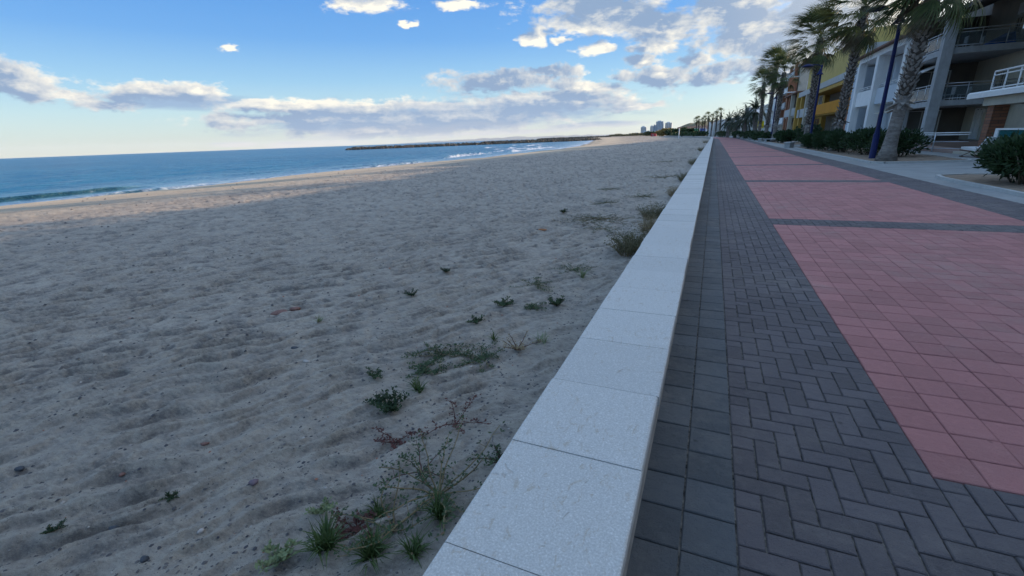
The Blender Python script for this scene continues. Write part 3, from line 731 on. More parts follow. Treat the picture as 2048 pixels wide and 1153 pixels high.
def fan_palm_mesh(H, lean, smooth_h, rb, rt, nf, L, wind, seed, fine=True):
    """returns MBs trunk, old leaf bases, crown, dry skirt of a fan palm; wind pushes the leaf tips"""
    rd = random.Random(seed)
    P = trunk_path(H, lean)
    R = []
    for k, p in enumerate(P):
        h = p.z; r = rt + (rb - rt) * math.exp(-max(h, 0) / 0.36) + (0.06 if h < smooth_h else 0.0) * 0
        R.append(r)
    tr = MB(); ks = max(1, min(len(P) - 2, int(smooth_h / H * (len(P) - 1)) + 1)); tr.tube(P[:ks + 1], R[:ks + 1], 14, 0); tr.tube(P[ks:], R[ks:], 14, 1)
    bt = MB()
    def at(h):
        f = max(0, min(0.9999, h / H)) * (len(P) - 1); i = int(f); return P[i].lerp(P[i+1], f - i)
    h = smooth_h; a = 0
    while h < H - 0.1:            # boots: the stubs of cut leaves, spiralling up
        c = at(h)
        for q in range(3 if fine else 2):
            a += 2.399; w = a + rd.uniform(-.2, .2); d = Vector((math.cos(w), math.sin(w), 0)); s = Vector((-math.sin(w), math.cos(w), 0))
            l = rd.uniform(0.12, 0.22) * (1.5 if h < smooth_h + 0.25 else 1); z0 = h + rd.uniform(-.04, .04); b0 = c + d * (rt * 0.9); b0.z = z0
            ww = rd.uniform(0.06, 0.10); tip = b0 + d * l * 0.75 + Vector((0, 0, l * rd.uniform(0.3, 1.0)))
            if h < smooth_h + 0.25: tip = b0 + d * l * 1.1 + Vector((0, 0, -l * 0.5))
            bt.add([b0 - s*ww, b0 + s*ww, b0 + Vector((0, 0, -0.09)), tip - s*ww*0.45, tip + s*ww*0.45, tip + Vector((0, 0, -0.04))],
                   [(0,1,4,3),(1,2,5,4),(2,0,3,5),(3,4,5)])
        h += 0.062 if fine else 0.12
    top = P[-1]
    cr = MB(); sk = MB()
    W = Vector(wind)
    def fan(mb, base, dr, up, Lp, Lf, nl, spread, droop, mat_i, wide):
        dr = dr.normalized(); side = dr.cross(Vector((0, 0, 1)))
        if side.length < 1e-3: side = Vector((1, 0, 0))
        side.normalize(); nrm = side.cross(dr).normalized()
        # stalk
        p1 = base + dr * Lp * 0.55; p2 = base + dr * Lp + Vector((0, 0, -droop * 0.12)) + W * 0.05
        mb.add([base - side*.03, base + side*.03, p1 - side*.022, p1 + side*.022, p2 - side*.015, p2 + side*.015], [(0,1,3,2),(2,3,5,4)], 0)
        for k in range(nl):
            u = (k + 0.5) / nl * 2 - 1; ang = u * spread + rd.uniform(-.04, .04)
            d = dr * math.cos(ang) + side * math.sin(ang) + nrm * (0.10 * (1 - abs(u)) + rd.uniform(-.05, .05))
            ll = Lf * (1 - 0.28 * abs(u)) * rd.uniform(0.85, 1.1); n = 4 if fine else 2
            pts = []; v = d.normalized(); q = p2.copy()
            for j in range(n + 1):
                pts.append(q.copy()); f = (j + 1) / n
                v = (v + (Vector((0, 0, -1)) * droop * 0.38 * f + W * 0.30 * f) * (3.5 / n) * rd.uniform(0.75, 1.25)).normalized(); q = q + v * (ll / n)
            w = wide
            sd = (side * math.cos(ang) - dr * math.sin(ang)); vs = []
            for j, p in enumerate(pts):
                ww = w * (1 - (j / n) ** 1.5) + 0.004; vs += [p - sd * ww, p + sd * ww]
            mb.add(vs, [(2*j, 2*j+1, 2*j+3, 2*j+2) for j in range(n)], 0)
    for i in range(nf):
        f = (i + 0.5) / nf; w = i * 2.399 + rd.uniform(-.2, .2)
        el = rad(78 - 118 * f + rd.uniform(-8, 8)); d = Vector((math.cos(w) * math.cos(el), math.sin(w) * math.cos(el), math.sin(el)))
        d = (d + W * 0.38).normalized()
        base = top + Vector((0, 0, 0.25 - 0.5 * f))
        fan(cr, base, d, None, L * rd.uniform(0.48, 0.62), L * rd.uniform(0.52, 0.66), 17 if fine else 9, 1.15, 0.6 + 0.7 * f, 0, 0.031 if fine else 0.05)
    for i in range(int(nf * 0.6)):
        w = i * 2.399 + 1; el = rad(rd.uniform(-80, -35)); d = Vector((math.cos(w) * math.cos(el), math.sin(w) * math.cos(el), math.sin(el)))
        d = (d + W * 0.2).normalized()
        fan(sk, top + Vector((0, 0, -rd.uniform(0.1, 1.1))), d, None, L * 0.3, L * rd.uniform(0.26, 0.44), 12 if fine else 6, 0.8, 1.6, 0, 0.017 if fine else 0.04)
    return tr, bt, cr, sk

def fan_palm(x, y, H, lean, label, group, seed, smooth_h=1.4, rb=0.42, rt=0.2, nf=46, L=1.9, fine=True, wind=(-1.15, 0.3, -0.05)):
    root = empty('fan_palm', (x, y, 0), label, 'palm tree', group)
    tr, bt, cr, sk = fan_palm_mesh(H, lean, smooth_h, rb, rt, nf, L, wind, seed, fine)
    tr.add(bt.v, bt.f, 2); tr.build('trunk', [M_TRUNK, M_TRUNKD, M_STUB], root)
    c = cr.build('crown', M_FROND, root); sk.build('dry_skirt', M_DEAD, root)
    return root
G_PALM = 'tall fan palms along the seafront promenade'
fan_palm(7.0, 25.1, 7.35, (0.50, 0.1), 'nearest fan palm, its swollen pale foot standing beside the first blue lamp post', G_PALM, 3, smooth_h=2.15, rb=0.44, rt=0.225, nf=84, L=2.6)
fan_palm(7.3, 36.6, 8.3, (0.30, 0.1), 'fan palm growing out of the oleander hedge in front of the orange balcony', G_PALM, 5, smooth_h=1.7, rb=0.33, rt=0.215, nf=84, L=2.75)
fan_palm(7.4, 48.2, 8.5, (-0.10, 0.0), 'fan palm behind the second blue lamp post, at the far end of the oleander hedge', G_PALM, 8, smooth_h=1.5, rb=0.33, rt=0.225, nf=76, L=2.75)
fan_palm(7.0, 68.5, 8.1, (0.15, 0), 'fan palm standing right behind the long stone bench, crown below its taller neighbour', G_PALM, 12, smooth_h=1.8, rt=0.23, nf=60, L=2.5)
fan_palm(6.8, 77.0, 10.1, (0.2, 0), 'tallest and greenest crowned fan palm of the clump behind the yellow sign', G_PALM, 14, smooth_h=2, rt=0.23, nf=60, L=2.6)
fan_palm(6.6, 86.0, 8.6, (-0.2, 0), 'fan palm with a thin windswept crown, next to the grey feathery date palm', G_PALM, 17, smooth_h=2, rt=0.23, nf=42, L=2.3)

def date_palm(x, y, H, label, seed, L=3.6, nf=58, tr_r=0.42):
    rd = random.Random(seed); root = empty('date_palm', (x, y, 0), label, 'palm tree', 'feathery date palms beside the promenade')
    m = MB(); P = trunk_path(H, (rd.uniform(-.3, .3), 0)); m.tube(P, [tr_r * 1.15] * 3 + [tr_r] * 12, 10); m.build('trunk', M_TRUNK, root)
    cr = MB(); top = P[-1]
    for i in range(nf):
        f = (i + .5) / nf; w = i * 2.399 + rd.uniform(-.2, .2); el = rad(80 - 100 * f); d = Vector((math.cos(w)*math.cos(el), math.sin(w)*math.cos(el), math.sin(el)))
        d = (d + Vector((-.15, 0, 0))).normalized(); q = top + Vector((0, 0, .2)); n = 12; ll = L * rd.uniform(.85, 1.1); sd0 = d.cross(Vector((0, 0, 1))).normalized()
        for j in range(n):
            q2 = q + d * ll / n
            cr.add([q - sd0*.02, q + sd0*.02, q2 + sd0*.015, q2 - sd0*.015], [(0, 1, 2, 3)])
            if j > 1:
                for sgn in (-1, 1):
                    for e in range(3):
                        b = q.lerp(q2, e / 3); l = 0.42 * (1 - (j / n) ** 2 * .6) * rd.uniform(.8, 1.2)
                        t = b + (sd0 * sgn * .75 + d * .6 + Vector((0, 0, .12 - .25 * f))) .normalized() * l
                        mm = b.lerp(t, .5); cr.add([b - d*.012, mm - d*.055, t, mm + d*.055], [(0, 1, 2, 3)])
            q = q2; d = (d + Vector((-.02, 0, -0.15))).normalized()
    cr.build('crown', M_DATE, root); return root
date_palm(7.0, 101, 4.7, 'tallest date palm, grey-green feathery crown beside the leftmost tall fan palm', 31)
date_palm(6.0, 113, 3.6, 'darker date palm just past the tallest one, fronds hanging over the hedge', 32, L=3.6, nf=54)
date_palm(4.6, 126, 3.4, 'small date palm midway along the dark row where the promenade bends', 33, L=3.4, nf=54)
date_palm(3.3, 140, 3.6, 'farthest small date palm, beside the lone white gabled house', 34, L=3.3, nf=54)

# far rows of fan palms: three shared meshes, each palm its own object
FAR = []
for k in range(3):
    r = fan_palm(0, 0, 7.6 - k * 0.5, (0.2 * (k - 1), 0), 'x', 'fan palms in the distant row', 50 + k, smooth_h=2, rt=0.24, nf=30, L=1.8, fine=False); FAR.append(r)
far_spots = [(1.6, 172, 1.0, 'slender fan palm with the highest crown at the right end of the distant row'), (0.3, 181, .98, 'fan palm second from the right end of the distant row'), (-1.2, 190, .97, 'dark fan palm in the middle of the distant row, before a white house'),
    (-2.4, 199, 1.0, 'fan palm with a bright ragged crown in the distant row'), (-3.9, 208, .92, 'low fan palm in the distant row, right of the blue panel'), (-5.1, 217, .90, 'bushy fan palm above the blue panel'),
    (-6.6, 226, .95, 'fan palm at the left end of the distant row, right of the green panel'), (-7.9, 235, .98, 'outermost fan palm to the left of the distant row, above the green panel')]
for i, (x, y, s, lb) in enumerate(far_spots):
    o = FAR[i] if i < 3 else copy_tree(FAR[i % 3]); o.location = (x, y, 0); o.scale = (s, s, s); o.rotation_euler = (0, 0, 0.15 * ((i * 7) % 5 - 2)); o['label'] = lb

# ------------------------------------------------------------------ shrubs
def shrub(name, x, y, rx, ry, h, n, leaf, label, cat, group, seed, m=None, wl=0.14, z0=0.0, flowers=0, stems=14):
    rd = random.Random(seed); root = empty(name, (x, y, z0), label, cat, group)
    mb = MB(); lobes = [(rd.uniform(-.55, .55) * rx, rd.uniform(-.55, .55) * ry, rd.uniform(.45, .72) * h, rd.uniform(.38, .58)) for _ in range(max(5, int(rx * ry * 3)))]
    pts = []
    for i in range(n):
        lx, ly, lz, lr = lobes[rd.randrange(len(lobes))]
        w = rd.uniform(0, 2*math.pi); c = rd.uniform(-1, 1); s = math.sqrt(1 - c*c); r = rd.uniform(0.55, 1.06) ** 0.7
        d = Vector((math.cos(w)*s, math.sin(w)*s, c)); R_ = (lr * rx * 1.05, lr * ry * 1.05, h * .36)
        p = Vector((lx + d.x*R_[0]*r, ly + d.y*R_[1]*r, max(0.04, lz + d.z*R_[2]*r)))
        if rd.random() < 0.06: p += d * rd.uniform(.05, .2)
        o = (d * .8 + Vector((rd.uniform(-.6, .6), rd.uniform(-.6, .6), rd.uniform(0, 1)))).normalized()
        sd = o.cross(Vector((rd.uniform(-1, 1), rd.uniform(-1, 1), rd.uniform(-1, 1)))).normalized()
        l = wl * rd.uniform(.7, 1.3); ww = l * leaf
        mb.add([p, p + o*l*.5 + sd*ww, p + o*l, p + o*l*.5 - sd*ww], [(0, 1, 2, 3)])
        pts.append(p)
    mb.build('foliage', m or M_OLEA, root)
    st = MB()
    for i in range(stems):
        w = rd.uniform(0, 6.28); q = pts[rd.randrange(len(pts))] if pts else Vector((0, 0, h))
        st.tube([Vector((q.x*.35, q.y*.35, 0)), Vector((q.x*.6, q.y*.6, q.z*.5)), q], [.022, .016, .006], 4)
    st.build('stems', M_BARK, root)
    for i in range(flowers):
        q = pts[rd.randrange(len(pts))]; f = MB(); f.lathe([(0.0, 0), (.03, .01), (.035, .03), (0.0, .02)], (q.x, q.y, q.z + .05), 6); f.build('flower', M_FLOWER, root)
    return root
GH = 'dark green oleander bushes forming the hedge by the lamp posts'
hed = [(8.3, 28.4, 1.35, 1.7, 1.15, 'oleander bush of the hedge right behind the nearest palm and first blue lamp post'), (7.75, 31.2, 1.2, 1.8, 1.28, 'tall oleander bush left of the first blue lamp post'),
       (7.5, 34.4, 1.1, 1.9, 1.2, 'oleander bush in the middle of the hedge, before the white portal house'), (7.4, 37.8, 1.1, 1.9, 1.12, 'oleander bush round the foot of the palm before the orange balcony'),
       (7.3, 41.2, 1.05, 1.9, 1.05, 'oleander bush of the hedge between two fan palms'), (7.25, 44.7, 1.0, 1.8, 1.0, 'oleander bush at the far end of the hedge beside the block bench')]
for i, (x, y, rx, ry, h, lb) in enumerate(hed): shrub('oleander_bush', x, y, rx, ry, h, 3600, 0.17, lb, 'bush', GH, 60 + i, wl=0.17)
shrub('oleander_bush', 7.05, 15.0, 1.0, 1.5, 1.0, 5200, 0.16, 'lone oleander bush with pink flowers in the bare sandy bed', 'bush', None, 80, wl=0.15, flowers=7)
GF = 'low dark bushes under the farther palms'
for i, (x, y, rx, ry, h, lb) in enumerate([(8.4, 55, 1.3, 2.2, 1.7, 'round dark bush just beyond the hedge, behind the block bench'), (7.6, 62.5, 1.4, 2.4, 1.2, 'dark bush between the long stone bench and the round bush'), (6.9, 73.5, 1.3, 3, 1.1, 'dark bush behind the third stone bench'),
      (6.7, 82, 1.4, 4, 1.2, 'dark bush in front of the yellow sign posts'), (6.5, 92, 1.4, 5, 1.3, 'dark bush beyond the yellow sign'), (6.3, 105, 1.5, 6, 1.3, 'dark bush at the foot of the tallest date palm'), (5.1, 121, 1.5, 7, 1.4, 'dark bush beside the white litter bin'), (2.2, 150, 2.0, 12, 1.6, 'long dark bush where the promenade bends')]):
    shrub('low_bush', x, y, rx, ry, h, 1500, 0.4, lb, 'bush', GF, 90 + i, wl=0.26)
GR = 'dark bushes along the far side of the bend'
for i in range(9):
    y = 176 + i * 13; shrub('roadside_bush', 6.0 - bd(y) - 4.0, y, 2.5, 7, 1.5 + .3*(i % 2), 420, 0.5, ['dark bush low behind the bend of the promenade, nearest', 'second dark bush low behind the bend of the promenade', 'third dark bush low behind the bend of the promenade', 'fourth dark bush low behind the bend of the promenade', 'fifth dark bush along the bend, before the distant palms', 'sixth dark bush along the bend, before the distant palms', 'seventh dark bush along the bend, under the blue panel', 'eighth dark bush along the bend, under the green panel', 'farthest dark bush along the bend'][i], 'bush', GR, 110 + i, wl=0.6, stems=3)

# ------------------------------------------------------------------ beds and kerbs
def bed(pts, name='planting_bed', kerb=0.10, raise_=0.04, parts=True):
    n = len(pts); m = MB(); c = Vector((sum(p[0] for p in pts)/n, sum(p[1] for p in pts)/n, 0))
    m.add([(p[0], p[1], raise_) for p in pts], [tuple(range(n))]); tag(m.build(name, M_SOIL), kind='structure')
    k = MB()
    for i in range(n):
        a = Vector((*pts[i], 0)); b = Vector((*pts[(i+1) % n], 0)); d = (b - a).normalized(); s = Vector((d.y, -d.x, 0)) * kerb
        k.hexa([a + d*.002 - Vector((0,0,.02)), b - d*.002 - Vector((0,0,.02)), b + s - d*.002 - Vector((0,0,.02)), a + s + d*.002 - Vector((0,0,.02))], [a + d*.002 + Vector((0,0,.07)), b - d*.002 + Vector((0,0,.07)), b + s - d*.002 + Vector((0,0,.07)), a + s + d*.002 + Vector((0,0,.07))])
    tag(k.build('kerb', M_KERB), kind='structure')
bed([(6.0, 11.0), (9.2, 11.0), (9.2, 16.6), (8.6, 17.3), (6.9, 17.6), (6.15, 17.2), (6.0, 16.4)])
bed([(6.25, 24.0), (6.6, 23.7), (9.4, 24.2), (9.7, 25.0), (9.7, 46.6), (6.3, 46.6)], raise_=0.03)
bed([(6.4, 52), (9.5, 52), (9.5, 110), (6.0, 110), (5.9, 74), (6.4, 66)], raise_=0.03)

# ------------------------------------------------------------------ street lamps
def street_lamp(x, y, H, label):
    root = empty('street_lamp', (x, y, 0), label, 'street lamp', 'blue street lamps along the promenade')
    m = MB(); m.lathe([(.17, 0), (.17, .02), (.13, .05), (.125, 1.1), (.105, 1.16), (.085, 1.3), (.07, H - .4), (.055, H), (0, H + .03)], n=18); m.build('pole', M_BLUEP, root)
    a = MB(); a.tube([(0, 0, H - .12), (-.25, -.05, H + .02), (-.62, -.12, H + .06), (-.95, -.16, H + .0)], .03, 8)
    a.tube([(0, 0, H - .35), (-.08, -.22, H - .22), (-.12, -.36, H - .33)], .024, 8); ar = a.build('arm', M_BLUEP, root)
    s = MB(); s.lathe([(0, .13), (.09, .12), (.26, .06), (.40, -.02), (.42, -.06), (.36, -.06), (.2, -.02), (0, 0)], (-.95, -.16, H + .0), 20); s.build('lamp_shade', M_BLUEP, root)
    s = MB(); s.lathe([(0, .05), (.05, .04), (.075, -.06), (.13, -.2), (.22, -.32), (.25, -.36), (.21, -.35), (.1, -.2), (0, -.1)], (-.12, -.36, H - .33), 20); s.build('lamp_shade', M_BLUEP, root)
    g = MB(); g.lathe([(0, 0), (.08, -.01), (.1, -.1), (.06, -.17), (0, -.19)], (-.12, -.36, H - .5), 12); g.build('bulb_glass', M_WPAINT, root)
    return root
street_lamp(7.0, 27.1, 6.35, 'nearest blue lamp post, its head hidden in palm fronds')
street_lamp(7.0, 43.6, 6.0, 'blue lamp post with a dish and a bell shade, in front of the orange balcony')
street_lamp(7.0, 71.4, 6.0, 'farthest blue lamp post, between the trunks of the palm clump')

# ------------------------------------------------------------------ benches, sign, bin
def bench(x, y, rz, L, label, closed=False):
    r = empty('stone_bench', (x, y, 0), label, 'bench', 'stone benches beside the promenade', rz)
    m = MB(); m.bev(-L/2, L/2, -.26, .26, .37, .47, .02); m.build('seat', M_BENCH, r)
    if closed:
        m = MB(); m.box(-L/2 + .1, L/2 - .1, -.2, .2, 0, .368); m.build('base', M_BENCH, r)
    for s in (-1, 1):
        m = MB(); xx = s * (L/2 - (.13 if closed else .22)); m.hexa([(xx-.09, -.22, 0), (xx+.09, -.22, 0), (xx+.09, .22, 0), (xx-.09, .22, 0)], [(xx-.07, -.2, .368), (xx+.07, -.2, .368), (xx+.07, .2, .368), (xx-.07, .2, .368)])
        if not closed: m.build('leg', M_BENCH, r)
bench(5.95, 45.9, rad(68), 1.5, 'nearest stone bench, a solid block at the end of the oleander hedge', True)
bench(6.75, 67.4, rad(4), 1.9, 'long white stone bench on two legs in front of the palm clump')
bench(5.95, 72.2, rad(70), 1.7, 'third stone bench, seen end on beside the long white one')
bench(5.75, 90.5, rad(75), 1.6, 'stone bench standing end on before the bush beyond the yellow sign')
bench(5.9, 103, rad(10), 1.8, 'farthest stone bench, small and grey under the date palms')
def sign():
    r = empty('yellow_sign', (6.9, 88.3, 0), 'blank yellow sign panel on two white posts under the palms', 'sign')
    m = MB(); m.bev(-.45, .45, -.03, .03, 1.85, 2.95, .01); m.build('panel', M_YSIGN, r)
    for s in (-.25, .25):
        m = MB(); m.box(s-.05, s+.05, .032, .11, 0, 2.9); m.build('post', M_WPAINT, r)
sign()
def bin_():
    r = empty('litter_bin', (5.0, 118, 0), 'white cylindrical litter bin at the edge of the red path', 'litter bin')
    m = MB(); m.lathe([(0, .06), (.26, .06), (.36, .3), (.37, .9), (.33, .92), (.32, .85), (0, .84)], n=18); m.build('body', M_WPAINT, r)
    m = MB(); m.lathe([(.3, 0), (.3, .055), (0, .055)], n=14); m.build('base', M_BENCH, r)
bin_()

# ------------------------------------------------------------------ buildings
def part(name, m, parent, *boxes):
    mb = MB()
    for b in boxes: mb.box(*b)
    return mb.build(name, m, parent)
def win(parent, side, p, a0, a1, z0, z1, frame=M_WPAINT, pane=M_GLASS, fw=0.07, depth=0.09, shutter=None, mull=1):
    """window on a wall: side 'x' = in the plane x=p facing -x, a along y; side 'y' = in the plane y=p facing -y, a along x"""
    m = MB()
    def bx(u0, u1, w0, w1, d0, d1, mb):
        if side == 'x': mb.box(p - d1, p - d0, u0, u1, w0, w1)
        else: mb.box(u0, u1, p - d1, p - d0, w0, w1)
    bx(a0, a0 + fw, z0, z1, .003, depth, m); bx(a1 - fw, a1, z0, z1, .003, depth, m)
    bx(a0 + fw, a1 - fw, z0, z0 + fw, .003, depth, m); bx(a0 + fw, a1 - fw, z1 - fw, z1, .003, depth, m)
    for k in range(1, mull + 1):
        c = a0 + (a1 - a0) * k / (mull + 1); bx(c - fw*.4, c + fw*.4, z0 + fw, z1 - fw, .012, depth * .8, m)
    w = m.build('window', frame, parent)
    g = MB(); bx(a0 + fw, a1 - fw, z0 + fw, z1 - fw, .004, .010, g); g.build('pane', pane, w)
    if shutter:
        s = MB(); zz = z0 + fw + (z1 - z0 - 2*fw) * shutter[0]; n = int((z1 - fw - zz) / .07)
        for i in range(n): bx(a0 + fw + .005, a1 - fw - .005, zz + i*.07, zz + i*.07 + .062, .014, .03, s)
        s.build('shutter', shutter[1], w)
    return w
def railing(parent, pts, z, h=0.95, step=1.3, name='railing', m=M_STEEL, glassm=M_RGLASS, r=.022, lower=True):
    a = MB(); g = MB()
    for i in range(len(pts) - 1):
        p = Vector((*pts[i], z)); q = Vector((*pts[i+1], z)); n = max(1, int((q - p).length / step)); U = Vector((0, 0, 1))
        a.bar(p + U*h, q + U*h, r * 1.3); a.bar(p + U*(h - .16), q + U*(h - .16), r)
        if lower: a.bar(p + U*.10, q + U*.10, r)
        for k in range(n + (1 if i == len(pts) - 2 else 0)):
            c = p.lerp(q, k / n); a.bar(c, c + U*h, r)
        if glassm:
            d = (q - p).normalized(); s = Vector((-d.y, d.x, 0)) * .006; b0, b1 = p + U*.14, q + U*.14; t0, t1 = p + U*(h-.2), q + U*(h-.2)
            g.hexa([b0 - s, b1 - s, b1 + s, b0 + s], [t0 - s, t1 - s, t1 + s, t0 + s])
    o = a.build(name, m, parent)
    if glassm: g.build('glass_panel', glassm, o)
    return o

# A: grey concrete block with corner terraces ---------------------------------
A = empty('apartment_block', (0, 0, 0), 'grey concrete apartment block with a tall square column, open terraces and glass rails', 'building')
part('column', M_GREYC, A, (12.4, 12.95, 38.7, 39.2, 0, 8.0))
for z0, z1 in ((2.55, 2.88), (5.52, 5.88)):
    mb = MB(); mb.box(12.55, 17.2, 38.85, 44.95, z0, z1); mb.box(12.952, 17.2, 38.78, 38.848, z0 - .0, z0 + .05)
    mb.build('terrace_slab', M_GREYC, A)
part('floor', M_PINK, A, (12.6, 17.2, 38.9, 45, -.1, .32))
# back wall and deep side wall
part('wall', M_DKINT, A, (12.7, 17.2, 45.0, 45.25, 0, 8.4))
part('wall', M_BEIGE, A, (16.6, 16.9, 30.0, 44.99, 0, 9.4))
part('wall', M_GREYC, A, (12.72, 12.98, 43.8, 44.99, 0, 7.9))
part('wall', M_DKINT, A, (16.95, 30, 20.0, 50.0, 0, 9.6))  # wall and roof lengthened out of view to block sun from a gap
mb = MB(); mb.hexa([(12.3, 20.5, 7.55), (17.6, 20.5, 9.5), (17.6, 46.0, 9.5), (12.3, 46.0, 7.55)][::-1], [(12.3, 20.5, 7.8), (17.6, 20.5, 9.75), (17.6, 46.0, 9.75), (12.3, 46.0, 7.8)][::-1])
mb.hexa([(17.605, 20.5, 9.5), (30, 20.5, 9.5), (30, 50.0, 9.5), (17.605, 50.0, 9.5)], [(17.605, 20.5, 9.75), (30, 20.5, 9.75), (30, 50.0, 9.75), (17.605, 50.0, 9.75)])
mb.build('roof', mat('dark_eaves', (0.10, 0.085, 0.075), 0.9, var=0.15, scale=3), A)
railing(A, [(12.66, 44.6), (12.66, 39.3)], 5.88, 0.98, 1.2); railing(A, [(13.0, 38.93), (16.55, 38.9)], 5.88, 0.98, 1.05)
railing(A, [(12.66, 44.6), (12.66, 39.3)], 2.88, 0.98, 1.2); railing(A, [(13.0, 38.93), (16.55, 38.9)], 2.88, 0.98, 1.05)
win(A, 'y', 45.0, 13.0, 15.2, 3.1, 5.1, shutter=(.0, M_DSHUT)); win(A, 'y', 45.0, 13.0, 15.2, .4, 2.45, shutter=(.0, M_DSHUT)); win(A, 'y', 45.0, 13.0, 15.2, 5.9, 7.9, shutter=(.3, M_DSHUT))
for z in (3.55, 6.55): win(A, 'x', 16.6, 40.6, 41.35, z, z + 1.0, frame=M_BEIGE, mull=1)
win(A, 'x', 16.6, 36.6, 38.9, 5.95, 8.1, frame=M_BEIGE, shutter=(.0, M_SHUT_REFL)); win(A, 'x', 16.6, 36.6, 38.7, 2.9, 5.0, shutter=(0, M_DSHUT))
win(A, 'x', 16.6, 42.4, 43.4, .4, 2.4, frame=M_WPAINT, shutter=(0, M_WPAINT))
part('wall', M_BEIGE, A, (16.2, 16.595, 39.4, 39.9, .32, 2.54))
mb = MB(); mb.hexa([(12.0, 41.2, 4.55), (13.6, 41.2, 5.25), (13.6, 44.4, 5.25), (12.0, 44.4, 4.55)], [(12.0, 41.2, 4.62), (13.6, 41.2, 5.33), (13.6, 44.4, 5.33), (12.0, 44.4, 4.62)]); mb.build('awning', M_WPAINT, A)
for z in (2.88, 5.88):
    for (cx, cy) in ((14.2, 41.6), (15.3, 42.4)):
        mb = MB(); mb.box(cx-.25, cx+.25, cy-.25, cy+.25, z+.40, z+.45); mb.box(cx+.22, cx+.27, cy-.25, cy+.25, z+.45, z+.9)
        for a in (-.22, .2):
            for b in (-.22, .2): mb.box(cx+a, cx+a+.03, cy+b, cy+b+.03, z + .003, z+.4)
        tag(mb.build('balcony_chair', M_WPAINT), 'white chair on the %s terrace, %s' % ('top' if z > 5 else 'middle', 'nearer the column' if cx < 15 else 'nearer the beige wall'), 'chair', 'white chairs on the terraces')
part('wall_lamp', M_WPAINT, A, (16.4, 16.598, 41.8, 42.0, 2.1, 2.3)); part('air_conditioner', M_WPAINT, A, (16.25, 16.598, 39.9, 40.7, 7.6, 8.2))
# blue sheet thrown over something on the upper terrace
mb = MB(); mb.hexa([(14.6, 39.3, 5.88), (16.0, 39.3, 5.88), (16.0, 40.4, 5.88), (14.6, 40.4, 5.88)], [(15.5, 39.6, 6.5), (15.9, 39.5, 6.55), (15.9, 40.1, 6.55), (15.6, 40.1, 6.5)])
tag(mb.build('draped_cloth', M_BLUECLOTH), 'blue cloth draped over something behind the glass rail of the top terrace', 'cloth')

# A2: ground floor extension with canopy ---------------------------------------
B2 = empty('villa', (0, 0, 0), 'low house at the right edge with a white canopy terrace and a brown brick pillar', 'building')
part('terrace_floor', M_CREAM, B2, (11.35, 17, 22.0, 31.0, -.1, .12))
part('pillar', M_BRICK, B2, (11.75, 12.3, 29.2, 29.75, .121, 2.45))
mb = MB(); mb.bev(11.25, 17, 21.5, 30.75, 2.56, 2.84, .06); mb.build('canopy', M_WPAINT, B2)
part('fascia', M_CREAM, B2, (11.55, 16.9, 21.7, 29.8, 2.2, 2.557))
railing(B2, [(11.5, 29.3), (11.5, 22.0)], 2.84, .8, 1.0, m=M_WPAINT, glassm=None, r=.03)
part('wall', M_BEIGE, B2, (15.3, 15.6, 27.2, 31.5, .121, 2.555)); part('wall', M_PINK, B2, (14.6, 14.9, 21.0, 27.8, .121, 2.19))
part('door', M_WPAINT, B2, (14.9, 15.29, 28.0, 28.9, .121, 2.2))
win(B2, 'x', 14.6, 24.2, 26.6, .95, 2.0, pane=M_SHUT_REFL, frame=M_LGREY)
part('meter_box', M_WPAINT, B2, (14.48, 14.597, 27.1, 27.5, 1.45, 1.85))
g = part('terrace_screen', M_WPAINT, B2, (11.36, 11.46, 27.35, 27.6, .121, 1.2), (11.36, 11.46, 22.0, 27.348, .121, .2), (11.36, 11.46, 22, 27.348, 1.13, 1.2))
part('pane', M_TEAL, g, (11.40, 11.42, 22.0, 27.348, .201, 1.128))
part('wall', M_WHITE, B2, (13.6, 13.85, 21.0, 31.4, 2.845, 5.6), (13.45, 13.597, 30.9, 31.2, 2.845, 5.6)); win(B2, 'x', 13.45, 26.5, 30.8, 3.7, 5.3, frame=M_WPAINT, fw=.1)
part('floor_slab', M_WHITE, B2, (12.9, 17, 21.0, 31.5, 5.601, 5.85))

# B: white portal house ---------------------------------------------------------
B = empty('white_house', (0, 0, 0), 'white house with a tall two-storey portal frame and thin brown flat roof', 'building')
part('wall', M_PALEB, B, (14.3, 26, 47.0, 60.2, 0, 7.3))
part('pillar', M_WHITE, B, (12.7, 13.5, 53.0, 53.7, 0, 7.35)); part('pillar', M_WHITE, B, (12.7, 13.3, 58.9, 59.5, 0, 7.35))
part('pillar', M_WHITE, B, (12.9, 13.5, 46.9, 47.5, 0, 7.35))
part('lintel', M_WHITE, B, (12.72, 14.29, 47.0, 59.45, 7.352, 7.8)); part('parapet', M_WHITE, B, (12.9, 13.2, 53.702, 58.898, 3.35, 4.7))
part('parapet', M_PALEB, B, (13.0, 13.3, 47.502, 52.998, 3.35, 4.65)); part('balcony_floor', M_WHITE, B, (13.302, 14.298, 47.0, 59.4, 3.3, 3.5))
mb = MB(); mb.box(12.3, 26.3, 46.8, 60.0, 7.802, 7.95); mb.build('roof', M_ROOF, B)
railing(B, [(13.05, 58.9), (13.05, 53.7)], 4.7, .35, 1.2, m=M_WPAINT, glassm=None, lower=False); railing(B, [(13.15, 53.0), (13.15, 47.5)], 4.65, .35, 1.2, m=M_WPAINT, glassm=None, lower=False)
win(B, 'x', 14.3, 48.0, 52.4, 3.6, 6.9, pane=M_SHUT_REFL, frame=M_WPAINT, mull=1); win(B, 'x', 14.3, 54.4, 58.4, 3.6, 6.9, pane=M_SHUT_REFL)
